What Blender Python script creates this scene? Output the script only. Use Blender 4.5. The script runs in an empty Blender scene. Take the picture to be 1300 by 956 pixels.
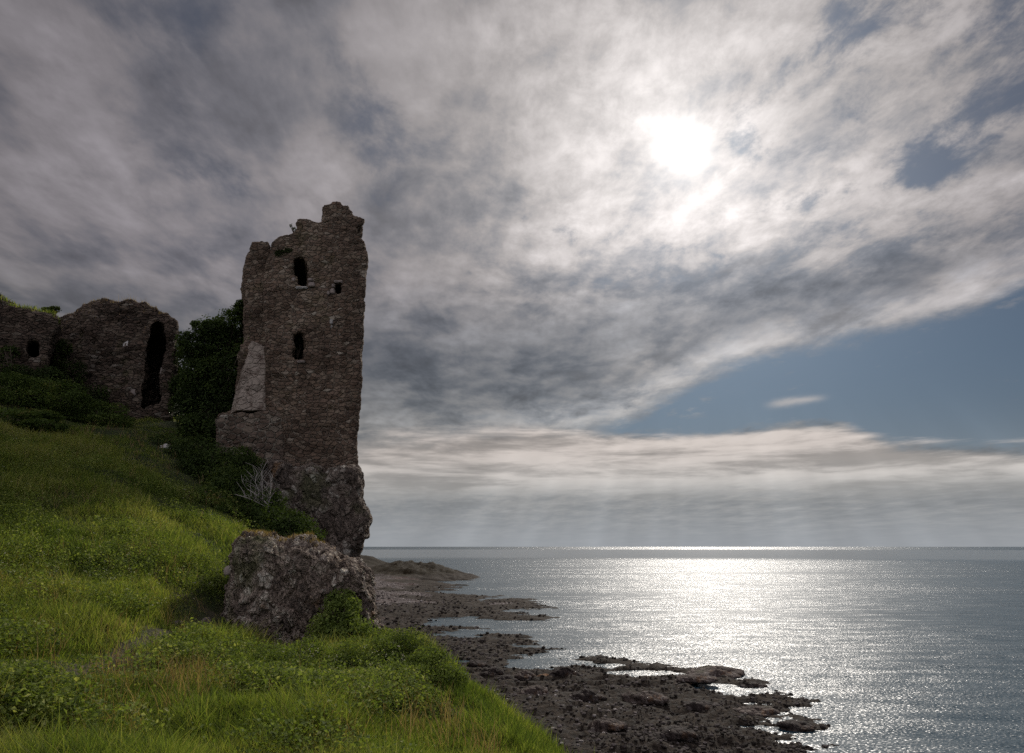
import bpy, bmesh, math, random
import numpy as np
from mathutils import Vector, Matrix, noise as mn
from mathutils.bvhtree import BVHTree
R = math.radians
sc = bpy.context.scene
COL = sc.collection
HC = 12.0                                   # eye height above the sea
TH = R(16.72); CT, ST = math.cos(TH), math.sin(TH)
def ray(px, py):                            # slope of the sight line through a spot of the survey sketch
    u = (px-650)/867.0; v = (433.5-py)/867.0
    f = CT - v*ST; return u/f, (ST + v*CT)/f
def P(px, py, Y):
    a, b = ray(px, py); return Vector((a*Y, Y, HC + b*Y))
def G(px, py, z=0.0):                       # where that sight line meets level z
    a, b = ray(px, py); Y = (z-HC)/b; return Vector((a*Y, Y, z))

cam_d = bpy.data.cameras.new('camera'); cam = bpy.data.objects.new('camera', cam_d); COL.objects.link(cam)
cam.location = (0, 0, HC); cam.rotation_euler = (R(90)+TH, 0, 0)
cam_d.sensor_width = 36; cam_d.lens = 36*867/1300.0
cam_d.shift_y = -44.5/1300.0
cam_d.clip_end = 80000; cam_d.clip_start = 0.1
sc.camera = cam
sc.view_settings.view_transform = 'Standard'; sc.view_settings.look = 'None'
sc.view_settings.exposure = 0.5; sc.view_settings.gamma = 1
sc.render.engine = 'CYCLES'
sc.cycles.max_bounces = 6; sc.cycles.diffuse_bounces = 2; sc.cycles.glossy_bounces = 2
sc.cycles.transmission_bounces = 3; sc.cycles.transparent_max_bounces = 8
sc.cycles.use_denoising = False; sc.cycles.denoiser = 'OPENIMAGEDENOISE'
sc.cycles.sample_clamp_direct = 12; sc.cycles.sample_clamp_indirect = 4; sc.cycles.caustics_reflective = False; sc.cycles.caustics_refractive = False

# ---------- node expression helper
class NT:
    def __init__(s, tree): s.t = tree; s.n = tree.nodes; s.l = tree.links
    def node(s, typ, **kw):
        n = s.n.new(typ)
        for k, v in kw.items():
            if k.startswith('_'): setattr(n, k[1:], v)
        return n
    def put(s, sock, v):
        if isinstance(v, E): s.l.new(v.s, sock)
        elif v is not None: sock.default_value = v
    def m(s, op, a, b=None, c=None, clamp=False):
        n = s.n.new('ShaderNodeMath'); n.operation = op; n.use_clamp = clamp
        for i, v in enumerate((a, b, c)):
            if v is not None: s.put(n.inputs[i], v)
        return E(s, n.outputs[0])
    def vm(s, op, a, b=None, scale=None):
        n = s.n.new('ShaderNodeVectorMath'); n.operation = op
        s.put(n.inputs[0], a)
        if b is not None: s.put(n.inputs[1], b)
        if scale is not None: s.put(n.inputs['Scale'], scale)
        return E(s, n.outputs['Value' if op in ('DOT_PRODUCT', 'LENGTH', 'DISTANCE') else 'Vector'])
    def xyz(s, v):
        n = s.n.new('ShaderNodeSeparateXYZ'); s.put(n.inputs[0], v); return [E(s, o) for o in n.outputs]
    def vec(s, x, y, z):
        n = s.n.new('ShaderNodeCombineXYZ')
        for i, v in enumerate((x, y, z)): s.put(n.inputs[i], v)
        return E(s, n.outputs[0])
    def noise(s, v, scale=1.0, detail=4.0, rough=0.55, dist=0.0, lac=2.0):
        n = s.n.new('ShaderNodeTexNoise'); s.put(n.inputs['Vector'], v)
        n.inputs['Scale'].default_value = scale; n.inputs['Detail'].default_value = detail
        n.inputs['Roughness'].default_value = rough; n.inputs['Distortion'].default_value = dist
        n.inputs['Lacunarity'].default_value = lac
        return E(s, n.outputs[0]), E(s, n.outputs[1])
    def voro(s, v, scale=1.0, feature='F1', rnd=1.0):
        n = s.n.new('ShaderNodeTexVoronoi'); n.feature = feature; s.put(n.inputs['Vector'], v)
        n.inputs['Scale'].default_value = scale; n.inputs['Randomness'].default_value = rnd
        return E(s, n.outputs['Distance']), (E(s, n.outputs['Color']) if feature != 'DISTANCE_TO_EDGE' else None)
    def mr(s, v, a, b, c=0.0, d=1.0, smooth=True):
        n = s.n.new('ShaderNodeMapRange'); n.interpolation_type = 'SMOOTHSTEP' if smooth else 'LINEAR'
        s.put(n.inputs[0], v)
        for i, x in enumerate((a, b, c, d)): s.put(n.inputs[i+1], x)
        return E(s, n.outputs[0])
    def curve(s, v, pts, x0, x1, y0, y1):
        n = s.n.new('ShaderNodeFloatCurve'); cm = n.mapping; cu = cm.curves[0]
        t = s.mr(v, x0, x1, 0, 1, False); s.put(n.inputs['Value'], t)
        pts = [((x-x0)/(x1-x0), (y-y0)/(y1-y0)) for x, y in pts]
        while len(cu.points) < len(pts): cu.points.new(.5, .5)
        for p, q in zip(cu.points, pts): p.location = q
        cm.update()
        return E(s, n.outputs[0])*(y1-y0)+y0
    def mix(s, f, a, b, blend='MIX'):
        n = s.n.new('ShaderNodeMix'); n.data_type = 'RGBA'; n.blend_type = blend; n.clamp_result = False
        s.put(n.inputs[0], f)
        for i, v in ((6, a), (7, b)):
            if isinstance(v, (tuple, list)): v = tuple(v)+((1,) if len(v) == 3 else ())
            s.put(n.inputs[i], v)
        return E(s, n.outputs[2])
    def ramp(s, f, stops):
        n = s.n.new('ShaderNodeValToRGB'); s.put(n.inputs[0], f); cr = n.color_ramp
        while len(cr.elements) < len(stops): cr.elements.new(.5)
        for e, (p, c) in zip(cr.elements, stops): e.position = p; e.color = tuple(c)+(1,)
        return E(s, n.outputs[0])
    def bump(s, h, strength=.5, dist=.02, normal=None):
        n = s.n.new('ShaderNodeBump'); n.inputs['Strength'].default_value = strength
        n.inputs['Distance'].default_value = dist; s.put(n.inputs['Height'], h)
        if normal is not None: s.put(n.inputs['Normal'], normal)
        return E(s, n.outputs[0])
class E:
    def __init__(s, nt, sock): s.nt = nt; s.s = sock
    def __add__(s, o): return s.nt.m('ADD', s, o)
    def __radd__(s, o): return s.nt.m('ADD', s, o)
    def __sub__(s, o): return s.nt.m('SUBTRACT', s, o)
    def __rsub__(s, o): return s.nt.m('SUBTRACT', o, s)
    def __mul__(s, o): return s.nt.m('MULTIPLY', s, o)
    def __rmul__(s, o): return s.nt.m('MULTIPLY', s, o)
    def __truediv__(s, o): return s.nt.m('DIVIDE', s, o)
def new_mat(name):
    m = bpy.data.materials.new(name); m.use_nodes = True
    nt = NT(m.node_tree); nt.n.clear()
    out = nt.n.new('ShaderNodeOutputMaterial')
    return m, nt, out
def principled(nt, out, color, rough=.9, normal=None, spec=.3):
    b = nt.n.new('ShaderNodeBsdfPrincipled')
    if isinstance(color, (tuple, list)): color = tuple(color)+((1,) if len(color) == 3 else ())
    nt.put(b.inputs['Base Color'], color); nt.put(b.inputs['Roughness'], rough)
    b.inputs['Specular IOR Level'].default_value = spec
    if normal is not None: nt.put(b.inputs['Normal'], normal)
    nt.l.new(b.outputs[0], out.inputs['Surface'])
    return b
# ---------- sun and sky
SUN_AZ, SUN_EL = R(15.8), R(31.8)
SD = Vector((math.sin(SUN_AZ)*math.cos(SUN_EL), math.cos(SUN_AZ)*math.cos(SUN_EL), math.sin(SUN_EL)))
ld = bpy.data.lights.new('sun', 'SUN'); ld.energy = 2.1; ld.angle = R(7); ld.color = (1, .93, .84)
sun = bpy.data.objects.new('sun', ld); COL.objects.link(sun); sun.location = SD*80+Vector((0, 0, HC))
sun.rotation_euler = SD.to_track_quat('Z', 'Y').to_euler()

def build_world():
    w = bpy.data.worlds.new('World'); sc.world = w; w.use_nodes = True
    nt = NT(w.node_tree); nt.n.clear()
    out = nt.n.new('ShaderNodeOutputWorld'); bg = nt.n.new('ShaderNodeBackground'); bg.inputs[1].default_value = 0.1
    nt.l.new(bg.outputs[0], out.inputs[0])
    sk = nt.n.new('ShaderNodeTexSky'); sk.sky_type = 'NISHITA'; sk.sun_disc = False
    sk.sun_elevation = SUN_EL; sk.sun_rotation = SUN_AZ; sk.altitude = 0; sk.dust_density = 1.2; sk.ozone_density = 1.6
    tc = nt.n.new('ShaderNodeTexCoord'); d = nt.vm('NORMALIZE', E(nt, tc.outputs['Generated']))
    x, y, z = nt.xyz(d)
    DEG = 57.29578
    az = nt.m('ARCTAN2', x, y)*DEG
    el = nt.m('ARCSINE', z)*DEG
    zc = nt.m('MAXIMUM', z, 0.0)
    px = x/(zc+.09); py = y/(zc+.09)
    ang = nt.m('ARCCOSINE', nt.m('MINIMUM', nt.vm('DOT_PRODUCT', d, tuple(SD)), .999999))*DEG
    def G1(v, w, p=2.0): return nt.m('EXPONENT', nt.m('POWER', nt.m('ABSOLUTE', v/w), p)*-1.0)
    def spot(a, e, wa, we): 
        q = (az-a)/wa; r = (el-e)/we
        return nt.m('EXPONENT', (q*q+r*r)*-1.0)
    pl = nt.vec(px*1.28, py*.58, .3)
    n_big, _ = nt.noise(pl, 1.15, 7, .56, .35)                 # broad masses
    pl2 = nt.vec(px*1.65+3.1, py*1.0, 5.2)
    n_mid, _ = nt.noise(pl2, 2.3, 9, .59, .25)                   # wisps
    n_la, _ = nt.noise(pl2, 1.7, 5, .5, .1); n_lit, _ = nt.noise(nt.vm('ADD', pl2, (.03, .06, 0)), 1.7, 5, .5, .1)
    n_f, _ = nt.noise(nt.vec(px*2.1+7.0, py*1.5, 2.2), 4.6, 11, .67, .2)      # small billows
    n_f = (n_f-.5)*nt.mr(az, -14, 8, .3, 1.0)+.5
    wide = nt.vec(az*.075-el*.03, el*.20, 1.7)
    n_e, _ = nt.noise(wide, 2.6, 9, .64, .15)                   # ragged edges low down
    wide2 = nt.vec(az*.03, el*.24, 4.4)
    n_s, _ = nt.noise(wide2, 3.0, 6, .6, .2)                   # flat strata near the horizon
    # clear air behind
    clear = nt.vm('MULTIPLY', E(nt, sk.outputs[0]), (.042, .054, .066))
    clear = nt.vm('ADD', clear, nt.mix(nt.mr(el, 10, 30), (.16, .36, .66), (.34, .37, .50)))
    hz = nt.m('EXPONENT', nt.m('MAXIMUM', el, 0)*-.17)
    clear = nt.mix(hz*.85, clear, (1.9, 2.25, 2.5))
    clear = nt.vm('SCALE', nt.mix(.12, clear, (1.2, 1.2, 1.2)), scale=G1(ang, 20.0)*1.0+.95)
    # cloud brightness from the angle to the sun, plus added fill behind the viewer
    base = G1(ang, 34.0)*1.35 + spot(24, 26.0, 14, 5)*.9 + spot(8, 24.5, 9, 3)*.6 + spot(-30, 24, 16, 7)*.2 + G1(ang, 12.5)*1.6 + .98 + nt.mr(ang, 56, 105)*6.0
    shade = nt.mr(n_mid, .28, .68, .70, 1.25)
    shade = shade*nt.mr(n_big, .3, .7, .78, 1.16)*((n_la-n_lit)*2.4+1.0)*(nt.mr(n_f, .30, .68, -.20, .20)*nt.mr(el, 14, 24, .35, 1.0)+1.0)
    # the long dark bank and its ragged lower rim
    L = nt.curve(az, [(-60, 4), (-20, 7), (-8, 8.5), (3, 9.0), (8, 9.9), (13.2, 12), (18, 14), (23, 15.1), (28, 15.8), (33, 16.1), (37.4, 16.9), (43, 19.5), (60, 27)], -60, 60, 0, 40)
    C = nt.curve(az, [(-60, 12), (-14, 15), (-2, 15.6), (8, 17.2), (14, 18.8), (24, 19.0), (33, 19.6), (60, 24)], -60, 60, 0, 40)
    W = nt.curve(az, [(-60, 7), (-14, 5.0), (-2, 4.6), (8, 4.2), (14, 3.2), (24, 2.4), (33, 1.5), (60, 1)], -60, 60, 0, 40)
    wob = (n_e-.5)*7.0
    wob2 = (n_mid-.5)*5.0+(n_f-.5)*3.0
    bank = nt.m('EXPONENT', nt.m('POWER', nt.m('ABSOLUTE', (el-C+wob*.8+wob2*.5)/W), 2.6)*-1.0)
    bank = bank*nt.mr(n_mid, .25, .6, 1.0, .78)*nt.mr(az, -35, -8, .15, 1)*nt.mr(az, 28, 46, 1, .1)
    T = nt.curve(az, [(-60, 3), (-12, 7), (3, 9.1), (10, 8.7), (16, 8.4), (25, 8.6), (29, 7.4), (33, 6.6), (37, 6.0), (60, 5)], -60, 60, 0, 40)
    gap = nt.mr(L-el+wob*.42+wob2*.34, -.5, 1.2)*nt.mr(el-T-wob*.5, -.5, .7)
    gap = gap*nt.mr(az, 0, 7)*(1.0-nt.mr(n_e*.6+n_f*.4, .56, .68)*.35)
    # cloud cover
    holes = spot(-14.5, 37, 6, 6)*.22 + spot(-11.5, 33.5, 5, 3.5)*.16 + spot(-22.5, 27.5, 6, 2.2)*.26 + spot(-30, 40, 6, 5)*.2 + spot(42, 31, 8, 8)*.30 \
        + spot(34, 26.5, 6, 2.0)*.2 + spot(5, 26.5, 4.5, 2.5)*.42 + spot(21.5, 31.5, 2.2, 2.2)*.42 + spot(27, 26, 5, 1.2)*.25 + spot(31, 37, 6, 3)*.12 + spot(11.5, 25.6, 4, 1)*.12+spot(-40, 22, 4, 1.5)*.15
    keep = nt.mr(el, 19, 26)
    cov_v = (n_big-.5)*.7+(n_mid-.5)*nt.mr(az, -15, 10, 1.0, 1.4)+(n_f-.5)*.75+.76 - holes*.72 - nt.mr(az, 2, 25)*.05
    cov = nt.mr(cov_v, .36, .66)
    cov = nt.m('MAXIMUM', cov, 1.0-keep)
    cov = cov*(1.0-gap)
    # colour of the cloud
    warm = nt.mix(nt.mr(ang, 8, 45), (1.05, .985, .965), (1.0, .93, 1.0))
    low = nt.mr(el, 22, 8)
    warm = nt.mix(low, warm, (1.0, .99, .985))
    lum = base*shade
    lum = lum*(1.0-bank*nt.mr(ang, 6, 20, .26, .34))
    # lit rim under the bank
    rim = G1(el-L-wob*.42-1.0, 1.3)*nt.mr(az, -12, 6)*nt.mr(n_mid, .3, .6, .3, 1)
    lum = lum + rim*1.15
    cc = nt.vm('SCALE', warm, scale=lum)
    cc = nt.mix(nt.mr(shade, 1.15, .75)*.8, cc, nt.vm('MULTIPLY', cc, (.90, .965, 1.05)))
    cc = nt.mix(bank*.7, cc, nt.vm('MULTIPLY', cc, (.86, .96, 1.08)))
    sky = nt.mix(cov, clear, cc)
    # cream strata low down
    st = nt.mr(el-T-(n_s-.5)*4.0-wob*.5*nt.mr(az, 8, -6), nt.mr(az, 8, -6, .6, 2.2), -.6)*nt.mr(el-(n_s-.5)*3.0, 2.8, 5.0)
    stl = nt.mr(n_s, .38, .62, 2.3, 4.9)*nt.mr(az, -25, 8, .80, 1)
    strata = nt.vm('SCALE', nt.mix(nt.mr(el, 3, 8), (1.02, .98, .93), (1.07, .955, .88)), scale=stl)
    sky = nt.mix(st*.85, sky, strata)
    # small flat cloud in the clear gap
    q1 = (el-10.8-(az-22.9)*.06+(n_e-.5)*.8)/.28; q2 = (az-22.9)/1.9
    sc1 = nt.m('EXPONENT', (q1*q1+q2*q2*q2*q2)*-1.0)
    sky = nt.mix(sc1*.7, sky, (3.6, 3.4, 3.3))
    # haze over the horizon with faint shafts fanning from the sun
    fan = nt.m('ARCTAN2', az-15.8, 34.0-el)
    shaft, _ = nt.noise(nt.vec(fan*9.0, 0.0, 0.0), 1.0, 2, .5)
    sh = (shaft-.5)*nt.mr(el, 13, 3, 0, .6)*nt.mr(ang, 12, 22)
    hzl = nt.mr(el, 0, 6, 2.5, 2.75)
    haze = nt.vm('SCALE', nt.mix(nt.mr(el, 0, 5), (.93, .985, 1.05), (.97, 1.0, 1.01)), scale=hzl)
    hf = nt.m('EXPONENT', nt.m('POWER', nt.m('MAXIMUM', el, 0)/4.2, 1.6)*-1.0)
    sky = nt.mix(hf*.92, sky, haze)
    sky = nt.vm('SCALE', sky, scale=sh+1.0)
    # glare of the veiled sun
    core = G1(ang+(n_mid-.5)*3.0+(n_f-.5)*3.0, 1.35, 1.6)*9.0 + G1(ang, 5.0, 1.1)*3.0
    veil = nt.mr(n_mid, .35, .6, .45, 1.1)
    glow = nt.vm('SCALE', (1.0, .985, .95), scale=core*veil)
    sky = nt.vm('ADD', sky, glow)
    # below the horizon: the grey of the sea
    sky = nt.mix(nt.mr(el, -.4, -1.2), sky, (1.3, 1.45, 1.6))
    nt.l.new(sky.s, bg.inputs[0])
    w.cycles.sampling_method = 'MANUAL'; w.cycles.sample_map_resolution = 1024
build_world()
# ---------- mesh helpers
def mesh_obj(name, V, F, mat=None, parent=None, smooth=True, attrs=None):
    """V (n,3) array, F list of face tuples or an (m,k) array -> ONE linked mesh object"""
    me = bpy.data.meshes.new(name)
    V = np.asarray(V, dtype=np.float32)
    if isinstance(F, np.ndarray):
        m, k = F.shape
        me.vertices.add(len(V)); me.vertices.foreach_set('co', V.ravel())
        me.loops.add(m*k); me.loops.foreach_set('vertex_index', F.astype(np.int32).ravel())
        me.polygons.add(m); me.polygons.foreach_set('loop_start', np.arange(0, m*k, k, dtype=np.int32))
        me.update(calc_edges=True)
    else:
        me.from_pydata([tuple(map(float, v)) for v in V], [], F); me.update()
    me.polygons.foreach_set('use_smooth', np.full(len(me.polygons), smooth, dtype=bool))
    if attrs:
        for k_, a in attrs.items():
            at = me.attributes.new(k_, 'FLOAT', 'POINT'); at.data.foreach_set('value', np.asarray(a, dtype=np.float32))
    if mat: me.materials.append(mat)
    o = bpy.data.objects.new(name, me); COL.objects.link(o)
    if parent: o.parent = parent
    return o
def tag(o, label=None, cat=None, group=None, kind=None):
    if label: o['label'] = label
    if cat: o['category'] = cat
    if group: o['group'] = group
    if kind: o['kind'] = kind
    return o
def thing(name, label, cat, loc=(0, 0, 0), group=None):
    o = bpy.data.objects.new(name, None); COL.objects.link(o); o.location = loc
    o.empty_display_size = .3
    return tag(o, label, cat, group)
def localise(o, root):                      # mesh was built in world space: keep it there under its root
    o.parent = root; o.matrix_parent_inverse = Matrix.Translation(-Vector(root.location))
    return o

# fast value noise for arrays
_rs = np.random.RandomState(7); _perm = _rs.permutation(512).astype(np.int64); _val = _rs.rand(512)
def _h(i, j, k): return _val[(_perm[(_perm[(i & 511)] + j) & 511] + k) & 511]
def vnoise(x, y, z=None):
    if z is None: z = np.zeros_like(x)
    i, j, k = np.floor(x).astype(np.int64), np.floor(y).astype(np.int64), np.floor(z).astype(np.int64)
    u, v, w = x-i, y-j, z-k
    u = u*u*(3-2*u); v = v*v*(3-2*v); w = w*w*(3-2*w)
    r = 0
    for a in (0, 1):
        for b in (0, 1):
            for c in (0, 1):
                r = r + _h(i+a, j+b, k+c)*(u if a else 1-u)*(v if b else 1-v)*(w if c else 1-w)
    return r*2-1
def fbm(x, y, z=None, oct=4, gain=.5):
    s, a, f = 0, 1., 1.
    if z is None: z = np.zeros_like(x)
    for o_ in range(oct):
        s = s + a*vnoise(x*f+o_*17.3, y*f+o_*5.1, z*f+o_*9.7); a *= gain; f *= 2.03
    return s
def ridged(x, y, oct=4):
    s, a, f = 0, 1., 1.
    for o_ in range(oct):
        s = s + a*(1-2*np.abs(vnoise(x*f+o_*11.3, y*f+o_*7.7))); a *= .5; f *= 2.1
    return s
def sstep(a, b, x):
    t = np.clip((x-a)/(b-a), 0, 1); return t*t*(3-2*t)
def seg_dist(X, Y, poly, closed):
    d = np.full(X.shape, 1e9); n = len(poly)
    for i in range(n if closed else n-1):
        ax, ay = poly[i]; bx, by = poly[(i+1) % n]
        ex, ey = bx-ax, by-ay; L = ex*ex+ey*ey+1e-9
        t = np.clip(((X-ax)*ex+(Y-ay)*ey)/L, 0, 1)
        d = np.minimum(d, np.hypot(X-ax-t*ex, Y-ay-t*ey))
    return d
def inside(X, Y, poly):
    r = np.zeros(X.shape, dtype=bool); n = len(poly)
    for i in range(n):
        ax, ay = poly[i]; bx, by = poly[(i+1) % n]
        c = ((ay > Y) != (by > Y)) & (X < (bx-ax)*(Y-ay)/(by-ay+1e-12)+ax); r ^= c
    return r
def sdist(X, Y, poly): return np.where(inside(X, Y, poly), 1, -1)*seg_dist(X, Y, poly, True)

# ---------- grassy bank
_bp = [P(*q) for q in [
 (50,867,7.6),(150,832,9.4),(250,792,12.2),(285,772,14.5),(330,815,13.2),(380,834,12.6),(430,838,12.4),(470,826,12.8),
 (0,800,9.6),(0,720,12.6),(0,640,15.6),(0,560,20.5),(0,500,26),(-150,560,17),(-150,470,24),(-200,700,10),
 (150,720,13.2),(150,640,17.5),(150,575,23.5),(200,548,28),(90,540,28),(90,690,14.4),(220,700,14.6),
 (240,740,14.4),(268,700,17),(285,650,21),(262,600,25.5),(300,690,18),(240,640,20),
 (100,528,31.5),(200,532,31.5),(260,540,33),(330,600,29),(350,690,23),(420,705,23.5),
 (480,805,15.5),(540,820,13),(600,867,10.4),(300,867,9.5),(400,867,9.8),(500,860,10.2)]]
_bp += [Vector(q) for q in [(0,0,10.3),(-4,0,10.6),(-1,5,10.2),(-3,5,10.4),(-10,3,12.5),(-20,10,17.5),(-25,25,22),(-35,35,24),(-12,40,19),(-25,50,22),(0,-10,10.5),(-15,-10,13),(-14,60,17),(-40,80,20)]]
_pts = np.array([tuple(p) for p in _bp])
def _tps(r): return np.where(r > 1e-6, r*r*np.log(r+1e-12), 0)
def _fit():
    n = len(_pts); X = _pts[:, :2]
    K = _tps(np.linalg.norm(X[:, None]-X[None], axis=2)) + np.eye(n)*1.2
    Q = np.hstack([np.ones((n, 1)), X]); A = np.zeros((n+3, n+3))
    A[:n, :n] = K; A[:n, n:] = Q; A[n:, :n] = Q.T
    return np.linalg.solve(A, np.concatenate([_pts[:, 2], np.zeros(3)]))
_tw = _fit()
EDGE = [(5,-40),(2.6,-10),(1.5,0),(.4,5),(-.3,8),(-1.0,10.6),(-2.0,13.4),(-3.55,15.8),(-5.4,18.5),(-7.2,22.5),(-8.6,27),(-9.5,33),(-17,55),(-36,110),(-95,300),(-150,500)]
_EP = EDGE+[(-400,500),(-400,-40)]
def bank_raw(x, y):
    s = _tw[-3]+_tw[-2]*x+_tw[-1]*y
    for i, (a, b, _) in enumerate(_pts):
        r2 = (x-a)**2+(y-b)**2+1e-9; s = s+_tw[i]*r2*.5*np.log(r2)
    return s
def shore_z(x, y):
    n1 = (fbm(x*.07, y*.26, oct=5)*3.2-.8+1.9*sstep(98, 122, y)*(1-sstep(170, 200, y)))*np.clip(y/110, .55, 3)
    sd = SD_SHORE(x, y) + n1
    z = np.where(sd > 0, 1-np.exp(-sd/14.0), np.maximum(sd*.16, -.9)*1.0)*.85
    rg = ridged(x*.16+3, y*.38+1, 4)*.27 + fbm(x*.9, y*1.5, oct=3)*.16
    z = z + rg*sstep(-4, 2, sd)*(1-.45*sstep(14, 30, sd)) - .24 + .12*sstep(98, 122, y)
    for (cx, cy, rx, ry, dp) in POOLS:
        q = ((x-cx)/rx)**2+((y-cy)/ry)**2; z = z-dp*np.exp(-q**2)
    z = z + .03*np.clip(sd-10, 0, 60)*sstep(6, 20, sd)*sstep(20, 70, y)
    # the low headland far along the beach
    hd = HEAD; q = ((x-hd[0])/19.0); r = ((y-hd[1])/26.0)
    z = z + 4.5*np.exp(-np.abs(q)**2.2-r*r)*(1+.30*fbm(x*.10, y*.10, oct=4))+.9*np.exp(-np.abs(q)**2-r*r)*ridged(x*.25, y*.25, 3)
    q = ((x-HEAD2[0])/30.0); r = ((y-HEAD2[1])/40.0); z = z + 8.2*np.exp(-q*q-r*r)*(1+.2*fbm(x*.06, y*.06, oct=3))
    return z
_sh_px = [(380,717),(440,717),(500,722),(545,726),(575,730),(592,732),(597,734.5),(565,737.5),(546,739),(556,741),(588,743.5),(565,746),(583,749),(548,751),(575,754),(612,756),(622,758),(592,762),(612,765),(650,760),(680,768),(700,772.5),(680,774.5),(640,776),(655,779),(692,783),(672,787),(630,785),(598,781.5),(572,783),(556,786),(551,791),(562,797),(592,797.5),(600,800),(586,805),(640,805),(690,812),(711,818),(711,824),(698,829),(670,834),(664,842),(676,847),(704,838),(724,831.5),(742,829),(792,836),(842,841),(905,846),(930,856),(975,867),(1015,885),(1050,910),(1075,940),(1080,960)]
_SH = [tuple(G(a, b))[:2] for a, b in _sh_px]+[(34,38),(36,20),(38,-60),(-400,-60),(-400,620),(-150,620)]
def SD_SHORE(x, y): return sdist(x, y, _SH)
HEAD = tuple(G(528, 733))[:2]; HEAD2 = (G(448, 722).x-14, G(448, 722).y+40)
_pl = [(815,856,3.6,1.9,1.6),(770,846,1.6,1.5,1.2),(735,842,1.8,1.6,.9),(690,841,3.2,2.0,1.3),(905,872,2.4,1.6,1.0),(590,790,3.0,3.0,1.2)]
POOLS = [(G(a, b).x, G(a, b).y, rx, ry, dp) for a, b, rx, ry, dp in _pl]
def bank_z(x, y):
    x = np.asarray(x, dtype=float); y = np.asarray(y, dtype=float)
    d = sdist(x, y, _EP) + fbm(x*.5, y*.5, oct=3)*.25
    b = np.minimum(bank_raw(x, y), 30)
    b = b + .10*fbm(x*.55, y*.55, oct=3) + .035*fbm(x*2.3, y*2.3, oct=3)
    out = np.maximum(-d, 0)
    k = 1.15+6.0*sstep(13, 16, y)*(1-.7*sstep(32, 60, y)); drop = np.where(out < 1.2, out**2*.45, .648+(out-1.2)*k)
    return b - drop + sstep(.5, 3, out)*(ridged(x*.35+y*.1, y*.3, 4)*.55+ridged(x*1.3, y*1.2, 3)*.16)
def patch(x0, x1, y0, y1, step):
    nx = int((x1-x0)/step)+1; ny = int((y1-y0)/step)+1
    X, Y = np.meshgrid(np.linspace(x0, x1, nx), np.linspace(y0, y1, ny))
    return X, Y
def grid_faces(ny, nx):
    i = np.arange(ny*nx).reshape(ny, nx)
    return np.stack([i[:-1, :-1], i[:-1, 1:], i[1:, 1:], i[1:, :-1]], -1).reshape(-1, 4)

def m_soil():
    m, nt, out = new_mat('turf'); g = E(nt, nt.n.new('ShaderNodeTexCoord').outputs['Object'])
    n, _ = nt.noise(g, 1.3, 5, .6); n2, _ = nt.noise(g, 9, 4, .6)
    c = nt.ramp(n, [(.3, (.018, .022, .008)), (.5, (.028, .040, .010)), (.7, (.055, .046, .022))])
    # trodden path: bare earth where the path attribute says so
    a = nt.n.new('ShaderNodeAttribute'); a.attribute_name = 'path'
    pc = nt.ramp(n2, [(.3, (.04, .035, .02)), (.7, (.10, .08, .048))])
    c = nt.mix(E(nt, a.outputs['Fac']), c, pc)
    # bare rock where the bank breaks away
    nz = nt.xyz(E(nt, nt.n.new('ShaderNodeNewGeometry').outputs['Normal']))[2]
    n3, _ = nt.noise(g, 3.0, 7, .7)
    rock = nt.ramp(n3, [(.3, (.03, .026, .021)), (.5, (.085, .074, .062)), (.68, (.17, .15, .13))])
    c = nt.mix(nt.mr(nz+(n-.5)*.4, .72, .56), c, rock)
    principled(nt, out, c, .95, nt.bump(n2+n3, 1.0, .12)); return m
PATH = [tuple(P(*q))[:2] for q in [(-10,885,6.9),(60,864,7.8),(120,843,9.0),(185,818,10.5),(240,797,12.1),(275,781,13.8)]]
def path_mask(x, y):
    d = seg_dist(x, y, PATH, False)+fbm(x*2.5, y*2.5, oct=2)*.10
    return (1-sstep(.02, .19, d))*.85
def build_bank():
    # one sheet: fine near the viewer, coarse far off
    xs = np.concatenate([np.linspace(-130, -27, 35)[:-1], np.linspace(-27, 6, 331), np.linspace(6, 14, 30)[1:]])
    ys = np.concatenate([np.linspace(-40, 0, 22)[:-1], np.linspace(0, 36, 361), np.linspace(36, 420, 130)[1:]])
    X, Y = np.meshgrid(xs, ys); Z = bank_z(X, Y)
    ds = sdist(X, Y, _EP)
    V = np.stack([X, Y, Z], -1).reshape(-1, 3); F = grid_faces(*X.shape)
    ok = (ds > -13).ravel(); F = F[ok[F].all(1)]
    o = mesh_obj('grass_bank', V, F, m_soil(), attrs={'path': path_mask(X, Y).ravel()})
    return tag(o, kind='structure')
build_bank()

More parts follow.
